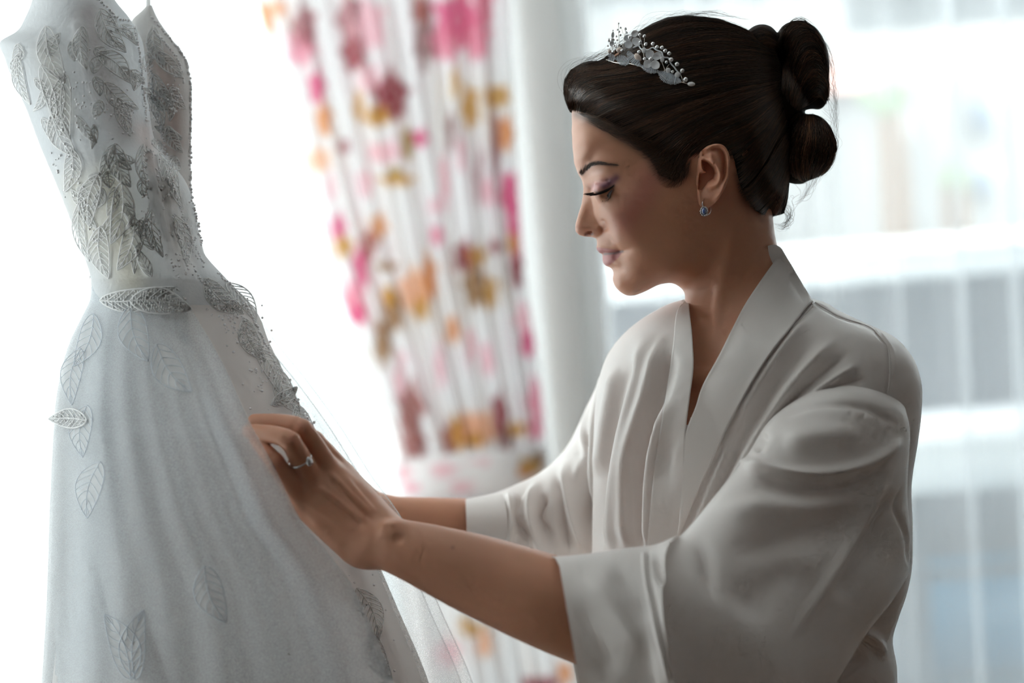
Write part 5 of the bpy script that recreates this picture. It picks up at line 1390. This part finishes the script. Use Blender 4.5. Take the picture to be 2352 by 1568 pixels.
ftV, ftF = front_layer(); obj('tulle_layer', ftV, ftF, tul_m, dress)
# outer veil of tulle standing away on the right, behind the hand
def side_layer(off, d0, nm, seed):
    y = np.concatenate([np.linspace(735, 1700, 160, endpoint=False), np.linspace(1700, 4400, 40)]); nt = 90
    R = spl(y, [735, 770, 870, 980, 1090, 1190, 1290, 1400, 1568, 2000, 2800, 4400], [600, 622, 702, 782, 852, 922, 966, 1012, 1085, 1110, 1115, 1120]) - off
    L = spl(y, [735, 900, 1200, 1568, 4400], [560, 600, 640, 700, 800])
    u = np.linspace(0, 1, nt); px = L[:, None] + (R - L)[:, None] * u[None]; py = np.broadcast_to(y[:, None], px.shape)
    bulge = np.interp(y, [735, 1000, 1568, 4400], [.0, .02, .05, .14])
    d = d0 - bulge[:, None] * np.cos(u * np.pi / 2)[None] ** 0.8 + 0.004 * sstep(740, 1000, y)[:, None] * (np.sin(u * 26 + seed) + .5 * np.sin(u * 57 + 2 * seed))
    V, F = P(px, py, d), gridf(len(y), nt)
    obj('tulle_layer', V, F, veil_m, dress)
    p = P(R, y, d[:, -1]); sv, sf = tubes(p, 0.0007, 5); return sv, sf
e1 = side_layer(0, 1.745, 'veil', 1); e2 = side_layer(26, 1.715, 'veil', 2)
V, F = cat([e1, e2]); obj('tulle_edge', V, F, veil_m, dress)['kind'] = 'stuff'

# ---- lace leaves, cords and beads laid on the cloth
def facing(V, F): return V[(vnormals(V, F) * -V).sum(1) > 0]
_fb, _fc, _fs = facing(bodV, bodF), facing(cupV, cupF), facing(skV, skF)
dm_bod = DepthMap(np.concatenate([_fb, _fc])); dm_sk = DepthMap(np.concatenate([_fb, _fc, _fs[PIX(_fs)[:, 1] < 1700]]))
dm_tu = DepthMap(ftV.reshape(-1, 3)[PIX(ftV.reshape(-1, 3))[:, 1] < 1700])
def on(dm, xy, off):
    return P(xy[..., 0], xy[..., 1], dm(xy[..., 0], xy[..., 1]) - off)
def lace_leaf(b, t, w_, dm, bend=0.0, nvein=8, r=0.0007, beaded=False, lift=0.0015, curl=0.0, cm=None):
    """one leaf: netting, rim cord and veins"""
    b, t = np.array(b, float), np.array(t, float); ax = t - b; L = np.linalg.norm(ax); ax /= L; nr = np.array([-ax[1], ax[0]])
    s = np.linspace(0, 1, 26); wf = w_ * np.sin(np.pi * s ** 0.8) ** 0.85
    mid = b + ax * (s * L)[:, None] + nr * (bend * L * np.sin(np.pi * s))[:, None]
    lv = lambda pts, sv: on(dm, pts, lift) + np.array([0, 0, 1.0]) * (curl * np.asarray(sv) ** 2)[..., None]
    parts = []
    le, ri = mid + nr * wf[:, None], mid - nr * wf[:, None]
    k = np.linspace(-1, 1, 9)
    G = mid[:, None] + nr * (wf[:, None] * k[None])[..., None]
    net = (lv(G, np.repeat(s[:, None], 9, 1)), gridf(26, 9))
    parts.append(tubes(np.stack([lv(le, s), lv(ri, s), lv(mid, s)]) + np.array([0, 0, r]), r, 4))
    vs = []
    for a in np.linspace(0.08, 0.82, nvein):
        for sg in (1, -1):
            ss = np.clip(np.linspace(a, a + 0.20, 7), 0, 0.99); kk = np.linspace(0, 1, 7) ** 0.8
            i = ss * 25; i0 = np.minimum(i.astype(int), 24); f_ = (i - i0)[:, None]
            m_ = mid[i0] * (1 - f_) + mid[i0 + 1] * f_; ww = wf[i0] * (1 - f_[:, 0]) + wf[i0 + 1] * f_[:, 0]
            vs.append(lv(m_ + nr * (sg * ww * kk)[:, None], ss) + np.array([0, 0, r]))
    parts.append(tubes(np.stack(vs), r * 0.75, 4))
    if beaded:
        n = int(L * w_ / 18)
        a = rng.random(n); kk = rng.uniform(-0.9, 0.9, n); i0 = (a * 25).astype(int)
        pts = lv(mid[i0] + nr * (wf[i0] * kk)[:, None], a) + np.array([0, 0, 0.0008])
        for p_ in pts: parts.append(ball(p_, 0.0009, 5, 4))
    V, F = cat(parts)
    o = obj('lace_leaf', V, F, cm or lace_m, dress)
    n_ = obj('leaf_net', net[0].reshape(-1, 3), net[1], leaf_m, o)
LB = [((352, 60), (378, 150), 17, 0.1), ((356, 120), (420, 178), 16, 0.0), ((352, 170), (398, 232), 13, 0.1), ((340, 215), (372, 300), 14, -.1), ((392, 200), (426, 250), 14, 0.1), ((385, 290), (420, 350), 14, .1),
      ((230, 20), (290, 120), 24, .1), ((225, 120), (300, 190), 22, -.1), ((240, 190), (318, 250), 20, .1), ((270, 225), (300, 312), 17, 0), ((105, 60), (150, 190), 26, .1), ((95, 150), (130, 290), 24, -.1), ((150, 170), (160, 320), 24, .1),
      ((120, 260), (175, 360), 22, .1), ((165, 340), (150, 440), 20, -.1), ((265, 330), (300, 430), 22, .1), ((225, 400), (205, 520), 24, .1), ((280, 420), (255, 560), 26, -.1), ((230, 520), (250, 640), 24, .1), ((310, 500), (270, 620), 24, -.1),
      ((330, 330), (350, 440), 16, .1), ((365, 350), (385, 470), 16, -.1), ((400, 360), (420, 480), 13, .1), ((350, 470), (375, 590), 17, .1), ((395, 490), (430, 610), 16, -.1), ((40, 130), (70, 240), 14, .1), ((190, 60), (200, 160), 18, .1), ((185, 460), (205, 600), 14, .1)]
for b, t, w_, be in LB: lace_leaf(b, t, w_, dm_bod, be, 7, 0.00062)
BODPOLY = np.array([(74, 0), (58, 60), (14, 100), (24, 165), (64, 255), (94, 335), (134, 425), (164, 505), (196, 590), (214, 650), (480, 640), (455, 540), (436, 440), (432, 260), (415, 140), (350, 50), (300, 60), (260, 0)], float)
_r3 = np.random.default_rng(5); _n = 0
while _n < 52:                                     # smaller leaves fill the ground between the large ones
    b = _r3.uniform([10, 0], [470, 640]); an = _r3.uniform(-0.9, 0.9) + (math.pi if _r3.random() < .25 else 0); L_ = _r3.uniform(38, 78)
    t = b + L_ * np.array([math.sin(an + .3), math.cos(an + .3)])
    if (polysd(np.stack([b, t]), BODPOLY) < 6).any(): continue
    lace_leaf(b, t, _r3.uniform(8, 14), dm_bod, _r3.uniform(-.15, .15), 5, 0.0005, lift=0.001); _n += 1
LS = [((470, 640), (560, 720), 24, .1), ((520, 650), (590, 740), 18, -.1), ((400, 660), (430, 790), 30, .1), ((440, 760), (500, 880), 24, -.1), ((560, 730), (610, 830), 22, .1), ((590, 800), (640, 900), 20, -.1), ((300, 700), (340, 830), 34, .1), ((360, 790), (440, 900), 34, .1),
      ((215, 720), (170, 840), 26, -.1), ((185, 800), (165, 930), 24, .1), ((200, 930), (190, 1050), 26, .1), ((330, 900), (300, 1030), 30, -.1), ((420, 920), (480, 1050), 34, .1), ((500, 900), (560, 1010), 28, -.1), ((640, 850), (690, 950), 22, .1), ((680, 930), (730, 1010), 20, .1),
      ((230, 1060), (200, 1190), 30, .1), ((430, 1080), (500, 1200), 34, .1), ((560, 1120), (520, 1250), 30, -.1), ((330, 1150), (300, 1290), 32, .1), ((640, 1200), (700, 1320), 30, .1), ((240, 1250), (210, 1380), 30, -.1),
      ((300, 1560), (240, 1410), 34, .1), ((310, 1560), (330, 1400), 30, -.1), ((470, 1300), (520, 1430), 34, .1), ((740, 1330), (800, 1440), 28, .1), ((820, 1350), (870, 1470), 24, -.1), ((690, 1420), (740, 1540), 30, .1), ((850, 1450), (900, 1560), 24, .1), ((570, 1380), (600, 1520), 34, -.1)]
for k, (b, t, w_, be) in enumerate(LS):
    re_ = np.interp(max(b[1], t[1]), [655, 760, 930, 1056, 1199, 1340, 1568], [380, 470, 550, 615, 690, 800, 900])
    front = max(b[0], t[0]) + w_ < re_ and b[1] > 690
    if front and k not in (2, 6, 7, 8, 9, 10, 16, 22, 23, 24): continue
    lace_leaf(b, t, w_, dm_tu if front else dm_sk, be, 6 if front else 8, 0.0004 if front else 0.0006, beaded=(k % 4 == 0 and not front), lift=0.0005 if front else 0.001, cm=faint_m if front else None)
# beaded leaves that stand off the skirt at both sides
lace_leaf((200, 965), (112, 962), 22, dm_tu, .04, 7, 0.0007, True, 0.003, 0.0); lace_leaf((625, 930), (686, 888), 15, dm_sk, .04, 6, 0.0007, True, 0.004, 0.012)
lace_leaf((640, 905), (682, 912), 10, dm_sk, .04, 5, 0.0006, True, 0.004, 0.010)
lace_leaf((230, 690), (400, 660), 26, dm_bod, .08, 8, 0.0008, True, 0.006); lace_leaf((300, 690), (440, 710), 30, dm_bod, -.06, 8, 0.0008, True, 0.008)
# bead rows along the seams and outlines, scattered sparkle
def bead_rows():
    parts = []
    def row(pts, step, r, off=0.002, dm=dm_sk, jit=1.0):
        p = np.array(pts, float); n = int(np.linalg.norm(np.diff(p, axis=0), axis=1).sum() / step); q = catmull(p, max(n, 4)) + rng.normal(0, jit, (max(n, 4), 2))
        for x in on(dm, q, off): parts.append(ball(x + rng.normal(0, 0.0003, 3), r * rng.uniform(0.75, 1.2), 6, 5))
    row([(350, 40), (386, 82), (422, 130), (436, 182), (438, 260), (437, 350), (439, 440), (453, 505), (462, 562)], 5.5, 0.0014, 0.003)
    row([(352, 70), (380, 100), (410, 140), (424, 190)], 5, 0.0011); row([(340, 120), (352, 210), (372, 300), (392, 400), (430, 520), (470, 610)], 6, 0.0010)
    row([(332, 300), (350, 400), (370, 520), (400, 620)], 6, 0.0010); row([(308, 60), (322, 130), (330, 210), (338, 290)], 5, 0.0012, 0.003)
    row([(12, 112), (28, 165), (68, 255), (98, 335), (137, 425), (168, 505), (197, 585), (215, 650)], 6, 0.0015, -0.03, jit=1.5)
    row([(230, 0), (270, 40), (296, 48)], 6, 0.0014); row([(500, 626), (528, 652), (566, 702), (600, 768), (636, 840)], 5, 0.0012, jit=1.5); row([(640, 850), (690, 930), (735, 1012)], 5, 0.0013, jit=3)
    row([(380, 420), (410, 540), (460, 640), (540, 740)], 7, 0.001); row([(120, 200), (150, 330), (190, 450), (230, 600)], 9, 0.001, jit=3)
    for (cx, cy, sx, sy, n) in ((405, 225, 16, 26, 60), (285, 260, 20, 30, 60), (345, 190, 8, 60, 40), (360, 440, 26, 90, 130), (430, 560, 20, 70, 80), (180, 230, 40, 60, 50), (150, 430, 30, 80, 40), (540, 720, 40, 60, 70), (340, 800, 50, 60, 50), (600, 850, 30, 60, 50), (520, 980, 60, 60, 40), (200, 1000, 40, 120, 60), (300, 1450, 60, 120, 50), (780, 1400, 70, 100, 90)):
        q = rng.normal(0, 1, (n, 2)) * np.array([sx, sy]) * 0.7 + np.array([cx, cy])
        q = q[(q[:, 1] > 660) | (polysd(q, BODPOLY) > 4)]
        for x in on(dm_sk, q, 0.002): parts.append(ball(x, rng.uniform(0.0006, 0.0013), 6, 5))
    V, F = cat(parts); obj('beadwork', V, F, bead_m, dress)['kind'] = 'stuff'
bead_rows()

# hanger and cord, above the picture
hg = to_world(P(245, -335, 1.745)); top = np.array([hg[0], hg[1] - 0.0, ZC])
hanger = empty('dress_hanger', (hg[0], hg[1], hg[2]), 'clear hanger on a cord above the wedding dress', 'hanger')
clear = mat('clear_plastic', (0.9, 0.9, 0.9), 0.1, Transmission_Weight=0.7)
v, f_ = tubes(np.array([hg + np.array([-.10, .02, -.03]), hg + np.array([-.04, .01, .02]), hg + np.array([0, 0, .035]), hg + np.array([.04, -.01, .02]), hg + np.array([.10, -.02, -.03])]), 0.005, 8, up=(0, 1, 0)); obj('arms', v, f_, clear, hanger, space='world')
v, f_ = tubes(np.array([hg + np.array([0, 0, .03]), (hg + top) / 2, top - np.array([0, 0, .001])]), 0.0018, 6, up=(0, 1, 0)); obj('hanging_cord', v, f_, lace_m, hanger, space='world')
# ================================================================== tiara, earring, ring
crystal = mat('cut_crystal', (0.95, 0.96, 0.98), 0.05, Metallic=0.55, Transmission_Weight=0.3, IOR=1.65, Specular_IOR_Level=1.0)
petal_m = mat('shell_petal', (0.90, 0.92, 0.96), 0.25, Specular_IOR_Level=0.6)
pearl_m = mat('pearl_disc', (0.80, 0.80, 0.82), 0.25, Specular_IOR_Level=0.7)
opal_m = mat('opal_drop', (0.82, 0.68, 0.60), 0.2, Specular_IOR_Level=0.7)
wire_m = mat('silver_wire', (0.72, 0.68, 0.62), 0.25, Metallic=1.0)
vine_m = mat('white_cord', (0.72, 0.74, 0.78), 0.4)
seed_m = mat('seed_beads', (0.62, 0.67, 0.74), 0.15, Specular_IOR_Level=0.9)
def tz(zx, zy): return np.array([1380 + np.asarray(zx, float) / 9.22, 40 + np.asarray(zy, float) / 9.22])
def tc(px, py, up=0.0):
    px, py = np.asarray(px, float), np.asarray(py, float)
    low = cap_c(px, py)
    band_ = np.interp(px, [1388, 1400, 1413, 1440, 1470, 1500, 1530, 1560, 1600], [-4, 6, 16, 36, 47, 55, 61, 66, 71])
    return np.maximum(low + 1.5, np.minimum(band_, 200)) + 2.0 + up
def tp(zx, zy, up=0.0):
    p_ = tz(zx, zy); return HP(p_[0], p_[1], tc(p_[0], p_[1], up))
UN = 1 / 9.22 / MMPX / 1000.0              # zoom unit in metres
base = to_world(tp(1000, 1000))
tiara = empty('tiara', base, 'silver bridal tiara of white petals, crystals and beaded leaves in the hair', 'tiara')
_ph = (1 + 5 ** .5) / 2
ICO = np.array([(-1, _ph, 0), (1, _ph, 0), (-1, -_ph, 0), (1, -_ph, 0), (0, -1, _ph), (0, 1, _ph), (0, -1, -_ph), (0, 1, -_ph), (_ph, 0, -1), (_ph, 0, 1), (-_ph, 0, -1), (-_ph, 0, 1)]) / math.hypot(1, _ph)
ICF = np.array([(0, 11, 5), (0, 5, 1), (0, 1, 7), (0, 7, 10), (0, 10, 11), (1, 5, 9), (5, 11, 4), (11, 10, 2), (10, 7, 6), (7, 1, 8), (3, 9, 4), (3, 4, 2), (3, 2, 6), (3, 6, 8), (3, 8, 9), (4, 9, 5), (2, 4, 11), (6, 2, 10), (8, 6, 7), (9, 8, 1)])
ico_me = make_mesh('crystal_bead', ICO, ICF, False); ico_me.materials.append(crystal)
CR_ = [(375, 125, 24), (255, 275, 20), (520, 240, 36), (540, 320, 36), (175, 480, 50), (415, 215, 27), (385, 300, 30), (350, 260, 24), (410, 370, 30), (330, 400, 27), (385, 580, 40), (345, 480, 27), (270, 720, 40), (450, 700, 36), (490, 545, 24),
       (825, 370, 40), (925, 400, 42), (955, 570, 47), (840, 520, 36), (1105, 560, 50), (1190, 630, 46), (1295, 640, 48), (1365, 710, 50), (1450, 765, 50), (1490, 895, 54), (1615, 990, 54), (1725, 1130, 54), (1795, 1315, 57), (810, 730, 44), (930, 880, 44),
       (1520, 1150, 40), (1390, 950, 40), (280, 600, 27), (300, 540, 24), (320, 620, 24), (150, 600, 26)]
for k, (x, y, r) in enumerate(CR_):
    o = link('crystal_bead', ico_me, None, tiara, to_world(tp(x, y, 2.5)) - base); o.scale = (r * UN,) * 3; o.rotation_euler = tuple(rng.uniform(0, 3, 3))
def disc(name, x, y, rx, ry, rot, m, parent, up=1.5, th=0.0009, cup=0.0, tilt=(0, 0)):
    V, F = ball((0, 0, 0), 1.0, 18, 10)
    V = V * np.array([rx * UN, ry * UN, th]); V[:, 2] += cup * ((V[:, 0] / (rx * UN)) ** 2 + (V[:, 1] / (ry * UN)) ** 2)
    c, s = math.cos(rot), math.sin(rot); V = V @ np.array([[c, s, 0], [-s, c, 0], [0, 0, 1]])
    V[:, 2] += V[:, 0] * tilt[0] + V[:, 1] * tilt[1]
    return obj(name, V + tp(x, y, up), F, m, parent)
for (x, y, rx, ry) in ((915, 700, 52, 62), (1300, 890, 42, 66), (1430, 1125, 50, 58), (1620, 1220, 57, 62)): disc('pearl_disc', x, y, rx, ry, 0, pearl_m, tiara)
for (x, y, rx, ry, a) in ((395, 690, 70, 56, 0.2), (785, 850, 100, 62, -0.9), (185, 720, 42, 46, 0), (1915, 1410, 78, 44, -0.05)): disc('opal_drop' if x < 1900 else 'end_pearl', x, y, rx, ry, a, opal_m if x < 1900 else pearl_m, tiara, 1.5, 0.0022)
def flower(cx, cy, petals, sq=False):
    e = empty('flower', to_world(tp(cx, cy, 2)), parent=tiara)
    for (x, y, rx, ry) in petals:
        a = math.atan2(-(y - cy), x - cx)
        disc('petal', x, y, max(rx, ry) * 1.05, min(rx, ry) * 1.12, a, petal_m, e, 2.2, 0.0007, 0.0016, (0.18 * math.cos(a), 0.18 * math.sin(a)))
    o = link('crystal_centre', ico_me, None, e, (0, 0, 0)); o.location = (to_world(tp(cx, cy, 4.5)) - wpos(e)).tolist(); o.scale = (54 * UN,) * 3; o.rotation_euler = (0.4, 0.9, 0.2)
flower(1060, 885, [(1035, 790, 92, 84), (1190, 825, 72, 96), (1150, 1010, 96, 82), (990, 990, 78, 86)])
flower(620, 420, [(715, 350, 60, 76), (755, 520, 76, 94), (585, 580, 76, 82), (565, 440, 60, 82)], True)
flower(245, 470, [(252, 385, 28, 70), (235, 565, 46, 62)])
def bead_leaf(pts, wd):
    """leaf of bead rows; pts: spine in zoom units"""
    sp = catmull(pts, 60); L = np.concatenate([[0], np.cumsum(np.linalg.norm(np.diff(sp, axis=0), axis=1))]); parts = []
    for s in np.arange(6, L[-1], 26):
        i = np.searchsorted(L, s); i = min(max(i, 1), 58); tg = sp[i + 1] - sp[i - 1]; tg /= np.linalg.norm(tg); nr = np.array([-tg[1], tg[0]])
        w_ = wd * math.sin(math.pi * min(1, (s / L[-1]) * 0.94 + 0.05)) ** 0.7
        for k in np.arange(-w_, w_ + 1, 19):
            q_ = sp[i] + nr * k + tg * (6 * math.cos(k / max(w_, 1) * 1.4)); parts.append(ball(tp(q_[0], q_[1], 1.0 + 1.6 * (1 - (k / max(w_, 1)) ** 2)), (11.5 * UN,) * 3, 6, 5))
    V, F = cat(parts); obj('beaded_leaf', V, F, seed_m, tiara)['kind'] = 'stuff'
bead_leaf([(325, 880), (430, 900), (600, 985)], 100); bead_leaf([(570, 720), (650, 860), (840, 1030)], 85); bead_leaf([(860, 1030), (1040, 1120), (1230, 1150)], 62); bead_leaf([(1225, 1160), (1420, 1290), (1700, 1360)], 112); bead_leaf([(120, 850), (200, 855), (310, 880)], 85)
def wire(pts, r, m, name):
    p_ = catmull(pts, 12 * len(pts)); v, f_ = tubes(tp(p_[:, 0], p_[:, 1], 0.8), r, 6); obj(name, v, f_, m, tiara)
wire([(690, 640), (800, 600), (860, 670), (1000, 685), (1100, 640), (1180, 690), (1290, 740), (1330, 840), (1430, 860), (1480, 970), (1560, 1060), (1610, 1130), (1690, 1210)], 15 * UN, vine_m, 'vine_cord')
for pts in ([(825, 400), (860, 520), (890, 640)], [(925, 430), (922, 520), (915, 640)], [(1300, 960), (1350, 1110), (1300, 1160)], [(1450, 990), (1400, 1060), (1350, 1150)], [(1690, 1210), (1760, 1370), (1860, 1410)], [(440, 240), (495, 420), (560, 520)], [(375, 140), (380, 400), (400, 640)], [(910, 760), (915, 850), (930, 980)], [(1110, 590), (1115, 640), (1110, 660)], [(520, 260), (500, 400), (470, 620)], [(255, 290), (250, 400), (240, 700)]): wire(pts, 7 * UN, wire_m, 'wire')
wire([(120, 900), (320, 960), (600, 980), (840, 1040), (1040, 1150), (1230, 1180), (1430, 1330), (1700, 1370), (1860, 1410)], 12 * UN, wire_m, 'base_wire')

# ---- earring
gold = mat('white_gold', (0.78, 0.79, 0.82), 0.12, Metallic=1.0)
sapph = mat('blue_stone', (0.05, 0.13, 0.45), 0.05, Transmission_Weight=0.3, IOR=1.75, Specular_IOR_Level=1.0)
ecx, ecy, ecc = 1617.0, 485.0, 74.0
ear_b = to_world(HP(ecx, ecy + 12, ecc))
earring = empty('earring', ear_b, 'blue stone drop earring ringed with tiny crystals on the ear lobe', 'earring')
V, F = ball((0, 0, 0), 1.0, 10, 6); obj('blue_stone', V * np.array([5.4, 7.6, 4.0]) / MMPX / 1000 + HP(ecx, ecy, ecc + 0.8), F, sapph, earring, False)
for k in range(14):
    a = 2 * math.pi * k / 14
    V = ICO * 0.00085 + HP(ecx + 7.8 * math.cos(a), ecy + 10.2 * math.sin(a), ecc + 0.3); obj('crystal', V, ICF, crystal, earring, False)
V, F = ball((0, 0, 0), 1.0, 18, 8); obj('setting', V * np.array([7.8, 10.2, 2.2]) / MMPX / 1000 + HP(ecx, ecy, ecc - 0.9), F, gold, earring)
p = catmull([(1616, 476, ecc), (1613.5, 469, ecc + 1.5), (1614.5, 462, ecc + 0.5), (1618, 458, ecc - 3)], 20); v, f_ = tubes(HP(p[:, 0], p[:, 1], p[:, 2]), 0.00055, 6); obj('ear_wire', v, f_, gold, earring)
p = catmull([(1622, 462, ecc - 7), (1630, 473, ecc - 8), (1632.5, 483, ecc - 6), (1629, 491, ecc - 3), (1621, 495, ecc - 1)], 24); v, f_ = tubes(HP(p[:, 0], p[:, 1], p[:, 2]), 0.0006, 6); obj('lever_back', v, f_, gold, earring)

# ---- ring on the ring finger
m0, m1 = P(716, 1108, 1.590), P(668, 1016, 1.568); ctr = m0 * 0.42 + m1 * 0.58; axd = (m1 - m0) / np.linalg.norm(m1 - m0)
e1_ = np.cross(axd, np.array([0, 0, 1.0])); e1_ /= np.linalg.norm(e1_); e2_ = np.cross(e1_, axd)
if e2_[2] < 0: e2_ = -e2_
n, m = 60, 8; th = np.linspace(0, 2 * np.pi, n, endpoint=False); ph = np.linspace(0, 2 * np.pi, m, endpoint=False)
T, Q = np.meshgrid(th, ph, indexing='ij'); rad = np.cos(T)[..., None] * e1_ + np.sin(T)[..., None] * e2_
V = ctr + rad * (0.0098 + 0.0008 * np.cos(Q))[..., None] + axd * (0.0010 * np.sin(Q))[..., None]
ringo = empty('ring', to_world(ctr) - np.array([0, 0, 0.0115]), 'silver ring with a pear-cut stone on the ring finger', 'ring')
obj('ring_band', V, gridf(n, m, True, True), gold, ringo)
dsx = e1_ if e1_[0] > 0 else -e1_
up_ = (0.80 * e2_ + 0.60 * dsx); up_ /= np.linalg.norm(up_); sd_ = np.cross(up_, axd)
sc_ = ctr + up_ * 0.0128
prof = [(0.0, 0.0016), (0.0022, 0.0012), (0.0034, 0.0), (0.0012, -0.0022), (0.0, -0.0026)]; k = 14; VV = []
for r_, h_ in prof:
    for a in np.arange(k) * 2 * np.pi / k:
        st = 1.0 + 0.75 * max(0, math.cos(a)) ** 2
        VV.append(sc_ + axd * (r_ * math.cos(a) * st) + sd_ * (r_ * math.sin(a)) + up_ * h_)
obj('stone', np.array(VV), gridf(5, k, wv=True), mat('ring_stone', (0.9, 0.9, 0.93), 0.04, Transmission_Weight=0.4, Metallic=0.3, IOR=1.8, Specular_IOR_Level=1.0), ringo, False)
